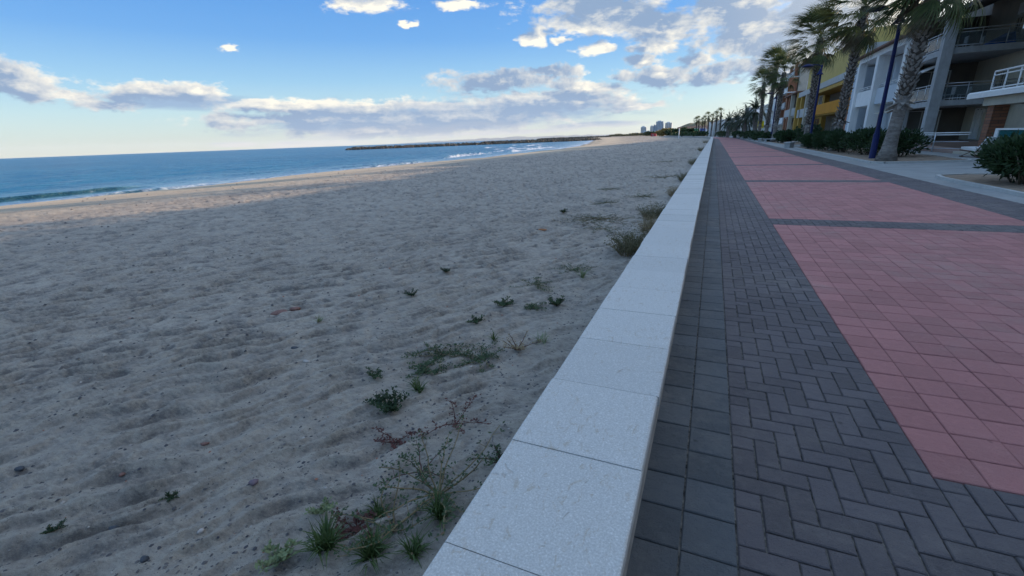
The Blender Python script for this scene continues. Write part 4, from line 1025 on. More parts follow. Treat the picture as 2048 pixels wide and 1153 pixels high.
win(B, 'x', 14.3, 48.6, 51.8, .3, 2.9, pane=M_SHUT_REFL); win(B, 'x', 14.3, 54.8, 55.9, .1, 2.6, frame=M_TERRA, pane=M_DSHUT, mull=0); win(B, 'x', 14.3, 56.6, 58.3, .9, 2.6, pane=M_SHUT_REFL)

mb = MB(); mb.hexa([(13.0, 48.2, 2.5), (14.28, 48.2, 3.0), (14.28, 52.3, 3.0), (13.0, 52.3, 2.5)], [(13.0, 48.2, 2.56), (14.28, 48.2, 3.08), (14.28, 52.3, 3.08), (13.0, 52.3, 2.56)]); mb.build('awning', M_CREAM, B)

# C: yellow and orange house -----------------------------------------------------
Cc = empty('yellow_house', (0, 0, 0), 'long yellow house with a bright orange balcony and pale grey band', 'building')
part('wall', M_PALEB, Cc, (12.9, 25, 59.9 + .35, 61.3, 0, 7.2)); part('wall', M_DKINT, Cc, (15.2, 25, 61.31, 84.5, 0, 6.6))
part('balcony_front', M_ORANGE, Cc, (12.75, 12.95, 61.8, 83.5, 3.25, 4.55)); part('balcony_floor', M_OCHRE, Cc, (12.951, 15.19, 61.32, 83.5, 3.1, 3.3))
part('pier', M_ORANGE, Cc, (12.95, 13.5, 61.32, 62.2, 3.301, 6.1)); part('pier', M_OCHRE, Cc, (12.95, 13.5, 82.6, 83.5, 3.301, 6.1)); part('pier', M_TERRA, Cc, (12.95, 13.6, 61.32, 62.3, 0, 3.09)); part('pier', M_OCHRE, Cc, (12.95, 13.5, 82.6, 83.5, 0, 3.09))
part('fascia', M_OCHRE, Cc, (12.8, 15.19, 61.32, 84.4, 6.101, 6.5)); part('band', M_LGREY, Cc, (12.85, 14.99, 61.32, 97, 6.601, 7.35))
part('upper_wall', M_YELLOW, Cc, (13.9, 25, 61.9, 97.0, 7.352, 11.0)); part('roof_wall', M_LGREY, Cc, (13.6, 15.5, 60.3, 61.85, 7.3, 9.4)); part('upper_wall', M_YELLOW, Cc, (17.5, 30, 50.0, 60.2, 7.96, 10.2))
part('trim', M_TERRA, Cc, (17.3, 17.49, 58.6, 60.1, 7.96, 10.2))
part('garden_wall', M_WHITE, Cc, (11.6, 11.8, 61.0, 96.0, 0, .95))
win(Cc, 'x', 15.2, 70, 76, 3.4, 5.6, pane=M_LGREY); win(Cc, 'x', 15.2, 63, 65.4, 3.5, 5.8, pane=M_SHUT_REFL); win(Cc, 'x', 15.2, 66.5, 72, .6, 2.8, pane=M_GLASS, frame=M_CREAM); win(Cc, 'x', 15.2, 75, 80, .6, 2.8, frame=M_CREAM)
# awning bands of yellow between C and D
part('parapet', M_LGREY, Cc, (12.9, 13.1, 84.45, 96.5, 3.3, 4.6)); part('wall', M_OCHRE, Cc, (14.6, 25, 84.52, 96.9, 0, 6.6))
part('pier', M_CREAM, Cc, (12.8, 13.4, 88.6, 89.2, 0, 6.6)); part('pier', M_OCHRE, Cc, (12.9, 13.4, 93.6, 94.4, 0, 6.6)); win(Cc, 'x', 14.6, 86, 88.4, 4.0, 6.2); win(Cc, 'x', 14.6, 90, 93, 4.0, 6.2, frame=M_TERRA); win(Cc, 'x', 14.6, 86, 92, .4, 2.9, frame=M_TERRA)

# D: cream house with pilaster ---------------------------------------------------
Dd = empty('cream_house', (0, 0, 0), 'cream house with brown piers, a slim tall pilaster and pale balcony fronts', 'building')
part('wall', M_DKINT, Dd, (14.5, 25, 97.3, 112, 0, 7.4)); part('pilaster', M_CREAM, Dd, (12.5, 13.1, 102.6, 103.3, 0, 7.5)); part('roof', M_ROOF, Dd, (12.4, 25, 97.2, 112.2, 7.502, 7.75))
for y in (97.4, 107.4, 111.0): part('pier', M_TERRA if y > 100 else M_OCHRE, Dd, (12.8, 13.5, y, y + 1.0, 0, 7.5))
part('balcony_front', M_LGREY, Dd, (12.75, 12.95, 98.41, 102.59, 3.8, 5.1)); part('balcony_front', M_LGREY, Dd, (12.75, 12.95, 103.31, 111.9, 3.8, 5.1)); part('band', M_CREAM, Dd, (12.955, 14.49, 98.42, 111.9, 3.5, 3.79))
win(Dd, 'x', 14.5, 99, 101.6, 5.2, 7.1, pane=M_GLASS); win(Dd, 'x', 14.5, 104.2, 106.8, 5.2, 7.1); win(Dd, 'x', 14.5, 99, 101.6, .6, 2.9, frame=M_CREAM); win(Dd, 'x', 14.5, 104.2, 106.8, .6, 2.9, frame=M_CREAM)

# E: tall terraced block ---------------------------------------------------------
E_ = empty('tall_block', (0, 0, 0), 'tallest pale apartment block, stepped white balconies with terracotta piers', 'building')
part('wall', M_CREAM, E_, (14.6, 30, 112.4, 132, 0, 13.4))
for k in range(4):
    z = 2.9 + 2.9 * k; inset = 0.0 if k < 3 else 0.9
    part('balcony_front', M_LGREY if k % 2 else M_WHITE, E_, (12.6 + inset, 12.8 + inset, 112.5 + inset, 131.8, z - .2, z + .95)); part('balcony_floor', M_WHITE, E_, (12.802 + inset, 14.598, 112.5 + inset, 131.8, z - .2, z))
    for y in (113.2 + inset, 121.0): part('pier', M_TERRA, E_, (12.95 + inset, 14.4, y, y + 1.6, z + .002, z + 2.69))
    for y in (116.5, 124.5, 128): win(E_, 'x', 14.6, y, y + 2.2, z + .1, z + 2.3, mull=1)
win(E_, 'y', 112.4, 16, 17.4, 8.6, 10.4); win(E_, 'y', 112.4, 19, 20.4, 8.6, 10.4)
part('awning', M_WHITE, E_, (12.2, 14.5, 113, 122, 2.45, 2.6)); part('penthouse', M_TERRA, E_, (19, 28, 118, 130, 13.401, 15.2))
mb = MB(); mb.box(14.2, 30.4, 112.2, 132.3, 13.4 + .003, 13.65); mb.build('roof_edge', M_WHITE, E_)

# more houses along the row and round the bend -----------------------------------
def house(x, y, w, d, h, m, label, seed, roof='flat', cat='house', grp='pale houses along the far seafront', nz=2.9, balc=True):
    """front faces -x; w along y, d along x"""
    rd = random.Random(seed); o = empty('seafront_house', (x, y, 0), label, cat, grp)
    part('wall', m, o, (0, d, 0, w, 0, h))
    if roof == 'flat': part('roof', M_WHITE, o, (-.15, d + .15, -.15, w + .15, h + .002, h + .22))
    else:
        mb = MB(); e = .3
        mb.add([(-e, -e, h+.003), (d+e, -e, h+.003), (d+e, w+e, h+.003), (-e, w+e, h+.003), (-e, w/2, h + w*.15), (d+e, w/2, h + w*.15)], [(0,1,5,4), (3,4,5,2), (0,4,3), (1,2,5), (0,3,2,1)]); mb.build('roof', m if roof == 'gable_same' else M_ROOF, o)
    n = max(1, int(h / nz))
    for k in range(n):
        z = .3 + nz * k; nw = max(2, int(w / 3.2))
        for j in range(nw):
            c = (j + .5) * w / nw; win(o, 'x', 0, c - .6, c + .6, z + (.1 if k else 0), z + 2.0, mull=1, shutter=(rd.choice([.2, .6, .9]), M_SHUT_REFL) if rd.random() < .5 else None)
        for j in range(max(1, int(d / 5))):
            c = (j + .5) * d / max(1, int(d / 5)); win(o, 'y', 0, c - .5, c + .5, z + .6, z + 1.9, mull=0)
        if k and balc: part('balcony', M_WHITE, o, (-1.1, -.01, .4, w - .4, z - .25, z - .08), (-1.1, -1.0, .4, w - .4, z - .079, z + .75))
    return o
hs = [(13, 133, 12, 12, 9.0, M_WHITE, 'white house just left of the tall terraced block', 'flat'), (12.5, 146, 11, 12, 8.0, M_CREAM, 'cream house behind the farthest date palm trunks', 'flat'), (10.5, 158, 12, 12, 6.4, M_WHITE, 'white house with a gabled front rising over the dark date palms', 'gable_same'),
      (9.0, 172, 12, 12, 8.4, M_LGREY, 'light grey house behind the tallest palm of the distant row', 'flat'), (6.8, 186, 12, 12, 6.2, M_WHITE, 'white house behind the right half of the distant palm row', 'flat'), (4.6, 200, 13, 12, 6.2, M_CREAM, 'cream house behind the middle of the distant palm row', 'flat'),
      (2.0, 215, 13, 12, 6.2, M_WHITE, 'white house behind the left half of the distant palm row', 'flat'), (-.5, 230, 13, 12, 6.4, M_LGREY, 'light grey house near the left end of the distant palm row', 'flat'), (-3, 245, 14, 12, 6.0, M_WHITE, 'white house just beyond the left end of the distant palm row', 'flat')]
for i, a in enumerate(hs): house(*a[:6], a[6], 200 + i, roof=a[7], balc=(i < 5))
for i, (x, y, w, d, h, m, lb, rf) in enumerate([(-15, 300, 12, 12, 3.6, M_WHITE, 'small white house left of the distant palm row, low among dark trees', 'gable'), (-23, 335, 12, 12, 3.8, M_PINK, 'small pink house low among dark trees', 'gable'), (-26, 370, 12, 12, 4.6, M_LGREY, 'small grey house beside the yellowish trees', 'flat'), (-24, 410, 14, 12, 5.4, M_CREAM, 'wide cream house stepping up the foot of the hill', 'flat'), (-12, 380, 14, 12, 5.6, M_WHITE, 'white house on the foot of the hill behind the green panel', 'flat')]):
    house(x, y, w, d, h, m, lb, 230 + i, roof=rf, grp='small houses at the far end of the beach', balc=False)
# unseen houses past the right edge, sited and raised to shade the beach
for i, (y, h) in enumerate([(-46, 9.5), (-28, 9.2), (-9, 9.6), (8, 9.3)]):
    house(15.5, y, 16, 12, h + .9, [M_CREAM, M_WHITE, M_BEIGE, M_LGREY][i], ['cream house outside the right edge, farthest behind', 'white house outside the right edge', 'beige house outside the right edge', 'grey house outside the right edge, next to the villa'][i], 260 + i, grp='houses along the promenade beyond the right edge')

# ------------------------------------------------------------------ rails and ramp
rl = empty('ramp_railing', (0, 0, 0), 'long grey metal handrail in front of the grey concrete block', 'railing')
mb = MB(); P0 = [(11.15, 60), (11.15, 47), (11.2, 33.0), (12.1, 31.6)]
for h in (.98, .88): 
    for i in range(3): mb.bar((*P0[i], h + .02), (*P0[i+1], h + .02), .028)
mb.build('handrail', M_WPAINT, rl)
mb = MB()
for i in range(1, 3):
    for h in (.55, .2): mb.bar((*P0[i], h), (*P0[i+1], h), .018)
mb.build('lower_rail', M_STEEL, rl)
for y in (58, 54, 50, 47, 43.5, 40, 36.5, 33.0):
    mb = MB(); mb.bar((11.17, y, 0), (11.17, y, 1.0), .028); mb.build('post', M_STEEL, rl)
mb = MB(); mb.hexa([(11.4, 31.2, 0), (12.6, 31.2, 0), (12.6, 44.9, 0), (11.4, 44.9, 0)], [(11.4, 31.2, .10), (12.6, 31.2, .10), (12.6, 44.9, .34), (11.4, 44.9, .34)])
tag(mb.build('ramp', M_PINK), kind='structure')

# lounge chair on the terrace edge
ch = empty('lounge_chair', (10.95, 27.6, 0), 'brown lounge chair with white cushions beside the brick pillar', 'chair', rz=rad(200))
mb = MB(); mb.hexa([(-.3, -.5, .34), (.3, -.5, .34), (.3, .25, .26), (-.3, .25, .26)], [(-.3, -.5, .44), (.3, -.5, .44), (.3, .25, .36), (-.3, .25, .36)]); mb.build('seat_cushion', M_CUSH, ch)
mb = MB(); mb.hexa([(-.3, .26, .30), (.3, .26, .30), (.3, .36, .30), (-.3, .36, .30)], [(-.3, .62, .86), (.3, .62, .86), (.3, .72, .84), (-.3, .72, .84)]); mb.build('back_cushion', M_CUSH, ch)
mb = MB()
for s in (-.32, .32):
    mb.tube([(s, -.5, .3), (s, .3, .22), (s, .75, .84)], .022, 6); mb.tube([(s, -.45, .03), (s, -.1, .0), (s, .3, .0), (s, .7, .05)], .022, 6)
    mb.bar((s, -.4, .02), (s, .1, .25), .018); mb.bar((s, .5, .02), (s, .05, .26), .018)
mb.build('frame', M_DWOOD, ch)

# ------------------------------------------------------------------ beach things far off
def post(x, y, h, label, w=.09):
    z = sz(x, y); mb = MB(); mb.lathe([(w, -.2), (w, h - .05), (w * .6, h), (0, h)], n=10); return tag(mb.build('white_post', M_WPAINT, loc=(x, y, z)), label, 'post', 'white posts standing on the sand')
post(-11.4, 176, 3.3, 'tall white post standing alone on the sand in front of the dark trees', .13)
post(-12.3, 232, 1.7, 'short white post on the sand, right of the tall lone one', .16); post(-8.0, 232, 1.9, 'short white post on the sand nearest the end of the wall', .16)
post(-31, 400, 2.6, 'white post on the sand, left of the tall lone one', .22); post(-40, 440, 5.4, 'tall white post on the sand right of the white frame', .3)
fr = empty('portal_goal', (-47, 440, sz(-47, 440)), 'white portal frame of poles on the far sand beside the red hut', 'frame')
mb = MB(); mb.bar((0, 0, 0), (0, 0, 5), .3); mb.build('post', M_WPAINT, fr); mb = MB(); mb.bar((4, 0, 0), (4, 0, 5), .3); mb.build('post', M_WPAINT, fr); mb = MB(); mb.bar((0, 0, 4.95), (4, 0, 4.95), .3); mb.build('crossbar', M_WPAINT, fr)
hut = empty('red_hut', (-53, 446, sz(-53, 446)), 'small dark red hut on the far sand', 'hut'); part('wall', M_REDP, hut, (0, 4.5, 0, 3, -.3, 2.6)); part('roof', M_TERRA, hut, (-.3, 4.8, -.3, 3.3, 2.602, 2.85)); win(hut, 'y', 0, 1, 2.4, .8, 1.9, mull=0)
for (x, y, m, lb, w) in [(-6.9, 262, M_BLUEPAN, 'blue panel under the distant palms', 2.6), (-9.6, 262, M_GREENP, 'green panel left of the blue one under the distant palms', 2.2)]:
    o = empty('kiosk', (x, y, 0), lb, 'kiosk', 'coloured kiosks under the distant palms'); part('wall', m, o, (0, w, 0, 2, 0, 3.6)); part('roof', M_WPAINT, o, (-.2, w + .2, -.2, 2.2, 3.602, 3.75)); win(o, 'y', 0, .4, w - .4, 1.2, 2.4, mull=0)
GT = 'dark trees at the far end of the beach'
for i, (x, y, r, h, mt, lb) in enumerate([(-11.5, 285, 3, 3.4, M_OLEA, 'dark round tree nearest the green panel'), (-16, 292, 3.5, 3.2, M_OLEA, 'dark low tree left of the green panel'), (-20, 305, 4, 3.8, M_OLEA, 'spreading dark tree before the small pink house'), (-24.5, 325, 4, 3.4, M_OLEA, 'small dark tree behind the tall lone post'),
      (-27, 340, 4, 4.2, M_OLEA, 'dark tree right of the yellowish trees'), (-31, 352, 4.5, 4.8, M_YELTREE, 'yellowish tree at the far end of the beach'), (-36, 368, 4.5, 4.0, M_YELTREE, 'paler yellowish tree, leftmost of the pair'), (-17, 335, 4, 4.8, M_OLEA, 'taller dark tree in front of the cream hill house'), (-58, 480, 6, 4, M_OLEA, 'dark tree behind the red hut')]):
    shrub('seaside_tree', x, y, r, r, h, 900, .5, lb, 'tree', GT, 300 + i, m=mt, wl=.9, stems=5)

# hill, towers, low town, mountains
def ridge(name, x0, y0, x1, y1, n, hf, depth, m, seed):
    vs = []; fs = []
    for i in range(n + 1):
        t = i / n; x = x0 + (x1 - x0)*t; y = y0 + (y1 - y0)*t; h = hf(t)
        for j in range(7):
            u = j / 6; k = math.sin(u * math.pi / 1.4) if u < .7 else 1
            hh = h * min(1, 1.35 * u) * (1 if u < .8 else 1 - (u - .8)) + (vn(x * .02 + j, seed) - .5) * h * .12 * (j > 0)
            vs.append((x + depth * u * (y1 - y0) * 0, y + depth * u, max(hh, 0) - .5))
    for i in range(n):
        for j in range(6): a = i*7 + j; fs.append((a, a+7, a+8, a+1))
    mb = MB(); mb.add(vs, fs, 0, True); return tag(mb.build(name, m), kind='structure')
def vn(a, s): return float(vnoise(np.array([a * 3.7]), np.array([s * 1.3]), s)[0])
ridge('hill', -90, 900, 120, 800, 40, lambda t: np.interp(t, [0, .04, .1, .2, .3, .6, 1], [1, 8, 17, 24, 26, 27, 30]) * (1 + .1 * (vn(t * 8, 3) - .5)), 260, M_HILL, 3)
def tower(x, y, w, d, h, m, label, cols):
    o = empty('apartment_tower', (x, y, 0), label, 'tower', 'distant tower blocks'); part('wall', m, o, (0, w, 0, d, 0, h)); part('roof', M_TOWER, o, (w*.2, w*.7, d*.2, d*.8, h + .01, h + 3))
    mb = MB()
    for k in range(int(h / 3)):
        for c in range(cols): x0 = (c + .2) * w / cols; mb.box(x0, x0 + w / cols * .6, -.4, -.05, 3*k + 1, 3*k + 2.4)
    tag(mb.build('windows', M_GLASS, o), kind='stuff')
tower(-277, 1985, 21, 20, 32, M_TOWER, 'leftmost grey tower on the skyline', 4); tower(-241, 1990, 14, 18, 33.5, M_TOWER, 'slim tower on the skyline left of the tallest pair', 3)
tower(-224, 1950, 9, 18, 36, M_TOWER2, 'narrow bluish tower touching the tallest one', 2); tower(-213.5, 1940, 27, 20, 49, M_TOWER2, 'tallest tower on the skyline, bluish grey', 5); tower(-181, 1960, 25, 20, 43, M_TOWER, 'square pale tower right of the tallest', 4)
for i, (x, y, w, h, lb) in enumerate([(-262, 1900, 46, 13, 'long low pale block at the foot of the leftmost tower'), (-225, 1850, 40, 11, 'low pale block at the foot of the tallest tower'), (-300, 1960, 20, 8, 'low block left of all the towers')]):
    tower(x, y, w, 16, h, M_TOWER, lb, 6)
def strip_trees():
    mb = MB(); rd = random.Random(5)
    for i in range(3500):
        t = rd.random(); x = -345 + 250 * t; y = 1700 - 500 * t + rd.uniform(-20, 20); h = (5.5 + 3 * math.sin(i % 9)) * rd.random() ** .5 * (0.35 + .65 * vn(t * 9, 6)); s = rd.uniform(1, 2.6)
        c = Vector((x, y, max(0, h))); a = Vector((rd.uniform(-1, 1), rd.uniform(-1, 1), rd.uniform(-.3, 1))).normalized() * s; b = Vector((rd.uniform(-1, 1), rd.uniform(-1, 1), rd.uniform(-.5, 1))).normalized() * s
        mb.add([c - a, c - b, c + a, c + b], [(0, 1, 2, 3)])
    tag(mb.build('treeline', M_SCRUB), kind='stuff')
strip_trees()
ridge('mountains', -16500, 21000, -2500, 24000, 90, lambda t: 30 + 120 * math.sin(math.pi * min(1, t * 1.05)) ** .8 * (0.55 + .7 * vn(t * 12, 9)) * (.8 + .3 * vn(t * 40, 4)), 3000, M_MOUNT, 9)

# ------------------------------------------------------------------ breakwaters
def jetty(x0, y0, x1, y1, w, h, n, size, label, seed):
    rd = random.Random(seed); mb = MB()
    d = Vector((x1 - x0, y1 - y0, 0)); L = d.length; d.normalize(); s = Vector((-d.y, d.x, 0))
    base = [(-1,-1,-1),(1,-1,-1),(1,1,-1),(-1,1,-1),(-1,-1,1),(1,-1,1),(1,1,1),(-1,1,1)]
    for i in range(n):
        t = rd.random(); u = rd.uniform(-1, 1); hh = h * (1 - abs(u) ** 1.4) * rd.uniform(.5, 1.05) * (1 - .5 * max(0, t - .97) / .03)
        c = Vector((x0, y0, SEA_Z - .25)) + d * (t * L) + s * (u * w) + Vector((0, 0, hh)); r = size * rd.uniform(.55, 1.3)
        R_ = Matrix.Rotation(rd.uniform(0, 6), 3, (rd.uniform(-1, 1), rd.uniform(-1, 1), rd.uniform(.1, 1)))
        mb.add([c + R_ @ Vector((p[0]*r*rd.uniform(.6, 1), p[1]*r*rd.uniform(.6, 1), p[2]*r*rd.uniform(.45, .8))) for p in base], [(0,3,2,1),(4,5,6,7),(0,1,5,4),(1,2,6,5),(2,3,7,6),(3,0,4,7)])
    m2 = MB(); a = Vector((x0, y0, SEA_Z - 1)); b = Vector((x1, y1, SEA_Z - 1)); up = Vector((0, 0, h * .9 + .7))
    mb.hexa([a - s*w, b - s*w, b + s*w, a + s*w], [a - s*w*.3 + up, b - s*w*.3 + up, b + s*w*.3 + up, a + s*w*.3 + up])
    tag(mb.build('breakwater', M_ROCK), label, 'breakwater', 'rock breakwaters reaching into the sea')
jetty(-84, 375, -222, 241, 3.0, 1.35, 2600, .8, 'nearest and longest looking rock breakwater, ending in open water', 1)
jetty(-118, 478, -262, 518, 3.4, 1.3, 1500, 1.0, 'middle rock breakwater, just behind the nearest one', 2)
jetty(-190, 930, -440, 1215, 5, 2.4, 1500, 1.8, 'farthest rock breakwater on the horizon line', 3)

# ------------------------------------------------------------------ small plants on the sand
def blades(mb, c, n, l, w, spread, rd, mi=0):
    for i in range(n):
        a = rd.uniform(0, 6.28); e = rd.uniform(.15, 1.35) * spread; d = Vector((math.cos(a) * math.sin(e), math.sin(a) * math.sin(e), max(.15, math.cos(e))))
        s = Vector((-math.sin(a), math.cos(a), 0)) * w; p = Vector(c) + Vector((rd.uniform(-.01, .01), rd.uniform(-.01, .01), 0)); ll = l * rd.uniform(.6, 1.15); q = p + d * ll * .5; t = q + (d + Vector((0, 0, -.55))).normalized() * ll * .5
        mb.add([p - s, p + s, q + s * .8, q - s * .8, t], [(0, 1, 2, 3), (3, 2, 4)])
def leafy(mb, p, n, r, l, rd, up=.4):
    for i in range(n):
        a = rd.uniform(0, 6.28); q = p + Vector((rd.uniform(-r, r), rd.uniform(-r, r), rd.uniform(0, r * .5)))
        d = Vector((math.cos(a), math.sin(a), rd.uniform(-.1, up * 2))).normalized() * l * rd.uniform(.6, 1.2); s = Vector((-math.sin(a), math.cos(a), rd.uniform(-.4, .4))).normalized() * l * .28
        mb.add([q, q + d*.5 + s, q + d, q + d*.5 - s], [(0, 1, 2, 3)])
def plant(kind, x, y, r, label, seed, leafm, stemm, group='small plants scattered over the sand', name='beach_plant', n=1.0, cat='plant'):
    rd = random.Random(seed); z = sz(x, y); root = empty(name, (x, y, z), label, cat, group)
    st = MB(); lf = MB()
    if kind == 'tuft':
        for k in range(max(1, int(3 * n))):
            o = (rd.uniform(-.3, .3) * r, rd.uniform(-.3, .3) * r, 0); blades(lf, o, int(15 * n), r * 1.2, .0036, .85, rd)
            if k == 0: st.tube([(o[0], o[1], -.02), (o[0], o[1], .02)], .006, 5)
    else:
        ns = int(9 * n)
        for k in range(ns):
            a = 6.28 * k / ns + rd.uniform(-.3, .3); L = r * rd.uniform(.55, 1.1); m = 7; pts = []; q = Vector((0, 0, .004)); d = Vector((math.cos(a), math.sin(a), {'creeper': .10, 'bushy': .8, 'red': .35, 'dry': .55}[kind])).normalized()
            for j in range(m + 1):
                pts.append(q.copy()); q = q + d * L / m; d = (d + Vector((rd.uniform(-.28, .28), rd.uniform(-.28, .28), rd.uniform(-.12, .06) if kind != 'bushy' else rd.uniform(-.2, .1)))).normalized()
                if kind in ('creeper',): q.z = max(.004, sz(x + q.x, y + q.y) - z + .008 + .01 * rd.random())
                q.z = max(q.z, .004)
            st.tube(pts, [(.0046 if kind == 'dry' else .0032) * (1 - j / m * .6) for j in range(m + 1)], 4, cap=False)
            for j in range(1, m + 1):
                if kind == 'creeper': leafy(lf, pts[j], 6, .022, .022, rd)
                elif kind == 'bushy': leafy(lf, pts[j], 6, r * .12, min(.026, r * .2), rd, .8)
                elif kind == 'red': leafy(lf, pts[j], 4 if j > 3 else 1, .012, .022, rd, .3)
                elif kind == 'dry': leafy(lf, pts[j], 2, .012, .02, rd)
                if rd.random() < .5:
                    e = pts[j] + Vector((rd.uniform(-.3, .3), rd.uniform(-.3, .3), rd.uniform(0, .25))) * L * .4; e.z = max(e.z, .006); st.tube([pts[j], e], [.002, .001], 3, cap=False)
                    leafy(lf, e, 4, min(.014, r * .1), min(.018, r * .16), rd)
    st.build('stems', stemm, root); lf.build('leaves', leafm, root)
    return root
PL = [('dry', -1.12, 1.16, .30, 'bent straw coloured stems lying over the grass tufts at the bottom', M_SAGE, M_DRYST, .8), ('creeper', -1.85, 2.72, .30, 'dark creeping plant, left half of the wide patch beside the wall', M_SAGE, M_DRYST, 1.6), ('creeper', -1.52, 2.78, .24, 'dark creeping plant, right half of the wide patch beside the wall', M_SAGE, M_DRYST, 1.3), ('creeper', -1.82, 2.44, .20, 'flat creeper at the near edge of the wide patch', M_SAGE, M_DRYST, 1.0),
      ('dry', -1.30, 3.0, .18, 'dry reddish sprig between the wide creeper patch and the wall', M_DRYST, M_REDST, 1.0), ('tuft', -1.16, 3.17, .12, 'pale thin grass tuft close to the wall beyond the wide patch', M_SILV, M_DRYST, .8), ('tuft', -1.58, 3.16, .09, 'small bright green grass tuft just beyond the wide creeper patch', M_GRASS, M_GRASS, .9),
      ('bushy', -1.88, 3.40, .11, 'upright dark sprig standing alone beyond the wide creeper patch', M_SAGE, M_REDST, .7), ('bushy', -1.83, 3.92, .13, 'rounded leafy plant with a dark tip, in the middle of the plant group', M_SAGE, M_DRYST, 1.2), ('bushy', -1.30, 4.04, .14, 'sprawling grey green plant beside the rounded leafy one', M_SAGE, M_DRYST, 1.1),
      ('creeper', -1.52, 3.95, .16, 'broken row of creeper leaves between two sprawling plants', M_SAGE, M_DRYST, .8), ('creeper', -1.70, 4.58, .30, 'long thin creeper stretching to the left, farther up the sand', M_SAGE, M_DRYST, .9), ('tuft', -1.26, 4.92, .12, 'grey green tuft on the smooth sand by the wall', M_SILV, M_DRYST, 1.0),
      ('creeper', -1.45, 5.3, .26, 'low creeper in front of the big dry bush', M_SAGE, M_DRYST, 1.1), ('bushy', -3.03, 4.76, .09, 'small dark leafy plant farthest left of the plant group', M_OLEA, M_DRYST, 1.0), ('bushy', -2.91, 3.84, .09, 'small dark leafy plant on a little mound of sand', M_OLEA, M_DRYST, 1.0),
      ('tuft', -3.35, 2.95, .07, 'faint green tuft right of the reddish stone', M_SILV, M_DRYST, .7), ('bushy', -2.11, 2.25, .09, 'little star shaped plant left of the wide creeper patch', M_SAGE, M_DRYST, .8), ('bushy', -1.74, 1.95, .14, 'bright green leafy plant with long shoots, nearer than the wide patch', M_OLEA, M_GRASS, 1.3), ('bushy', -1.86, 1.99, .08, 'small leafy shoot at the left tip of the bright green plant', M_OLEA, M_GRASS, .9),
      ('tuft', -1.70, 2.19, .09, 'light green grass tuft at the far end of the bright green plant', M_GRASS, M_GRASS, 1.0), ('red', -1.25, 1.93, .24, 'reddish stemmed plant with upright twigs near the wall', M_REDST, M_REDST, .6), ('red', -1.50, 1.68, .15, 'small red sprig left of the reddish stemmed plant', M_REDST, M_REDST, .6),
      ('dry', -1.02, 1.38, .42, 'sprawling dry plant of pale bent stems beside the wall, bottom of the picture', M_SAGE, M_DRYST, 1.5), ('red', -1.20, 1.50, .26, 'purple stemmed plant trailing along the sand beyond the pale bent stems', M_SAGE, M_REDST, .7), ('tuft', -1.24, 1.22, .08, 'yellowish green tuft left of the pale bent stems', M_GRASS, M_DRYST, 1.1),
      ('tuft', -.96, 1.28, .10, 'bright green grass tuft right beside the wall at the bottom', M_GRASS, M_GRASS, 1.6), ('red', -1.27, 1.10, .12, 'cluster of wine red leaves between two grass tufts', M_REDST, M_REDST, 1.0), ('tuft', -1.30, .98, .12, 'large green grass tuft at the bottom edge, left of the red leaves', M_GRASS, M_GRASS, 1.7),
      ('tuft', -1.11, 1.02, .10, 'green grass tuft at the bottom edge, right of the red leaves', M_GRASS, M_DRYST, 1.8), ('tuft', -.93, 1.08, .09, 'grass tuft at the bottom edge closest to the wall', M_GRASS, M_DRYST, 1.3), ('dry', -.85, 1.70, .16, 'dark twig plant leaning against the wall foot', M_SAGE, M_REDST, .8),
      ('bushy', -1.47, 1.11, .10, 'upright pale green sprig standing alone at the lower left of the grass', M_SILV, M_DRYST, .35), ('bushy', -1.46, .88, .13, 'curved pale green sprig at the very bottom edge', M_SILV, M_DRYST, .5), ('bushy', -2.26, .93, .05, 'tiny buried green sprig far from the wall', M_OLEA, M_DRYST, .8), ('bushy', -2.54, .60, .05, 'dark buried sprout at the lower left', M_OLEA, M_DRYST, .8),
      ('creeper', -2.0, 8.95, .85, 'broad dark green creeper mat running from the dry grass into the sand', M_OLEA, M_DRYST, 3.4), ('creeper', -1.7, 8.1, .6, 'thin scattered creeper in front of the broad green mat', M_SAGE, M_DRYST, 1.2), ('bushy', -2.91, 9.56, .13, 'small dark green plant left of the broad green mat', M_OLEA, M_DRYST, 1.2),
      ('creeper', -2.38, 11.4, .5, 'flat plant beyond the broad green mat', M_SAGE, M_DRYST, 1.5), ('creeper', -1.6, 12.6, .6, 'thin dark creeper near the wall, beyond the dry grass', M_SAGE, M_DRYST, 1.6), ('creeper', -2.9, 14.5, .5, 'dark flat plant farther along the sand', M_SAGE, M_DRYST, 1.5), ('creeper', -1.7, 19, .9, 'far dark mat of creeper close to the wall', M_SAGE, M_DRYST, 2.2), ('creeper', -2.6, 30, 1.2, 'farthest dark mat of creeper', M_SAGE, M_DRYST, 2.4)]
for i, (k, x, y, r, lb, lm, sm, n) in enumerate(PL): plant(k, x, y, r, lb, 400 + i, lm, sm, n=n)

def drybush(x, y, rx, ry, h, n, label, seed, m1, m2):
    rd = random.Random(seed); z = sz(x, y); root = empty('dry_bush', (x, y, z), label, 'bush', 'dry bushes against the foot of the wall'); st = MB(); lf = MB()
    for i in range(n):
        a = rd.uniform(0, 6.28); u = rd.random() ** .5; b = Vector((math.cos(a) * rx * .35 * u, math.sin(a) * ry * .6 * u, -.02)); d = Vector((math.cos(a) * .7 * u, math.sin(a) * .7 * u, rd.uniform(.5, 1.1))).normalized(); L = h * rd.uniform(.6, 1.15); pts = [b]
        for j in range(4): pts.append(pts[-1] + d * L / 4); d = (d + Vector((rd.uniform(-.3, .3), rd.uniform(-.3, .3), rd.uniform(-.3, .1)))).normalized()
        for p in pts: p.x = min(p.x, -.60 - x)
        st.tube(pts, [.004, .0035, .003, .002, .001], 3, cap=False)
        for p in pts[1:]:
            leafy(lf, p, 5, .035, .026, rd, .6)
    st.build('stems', m1, root); lf.build('leaves', m2, root)
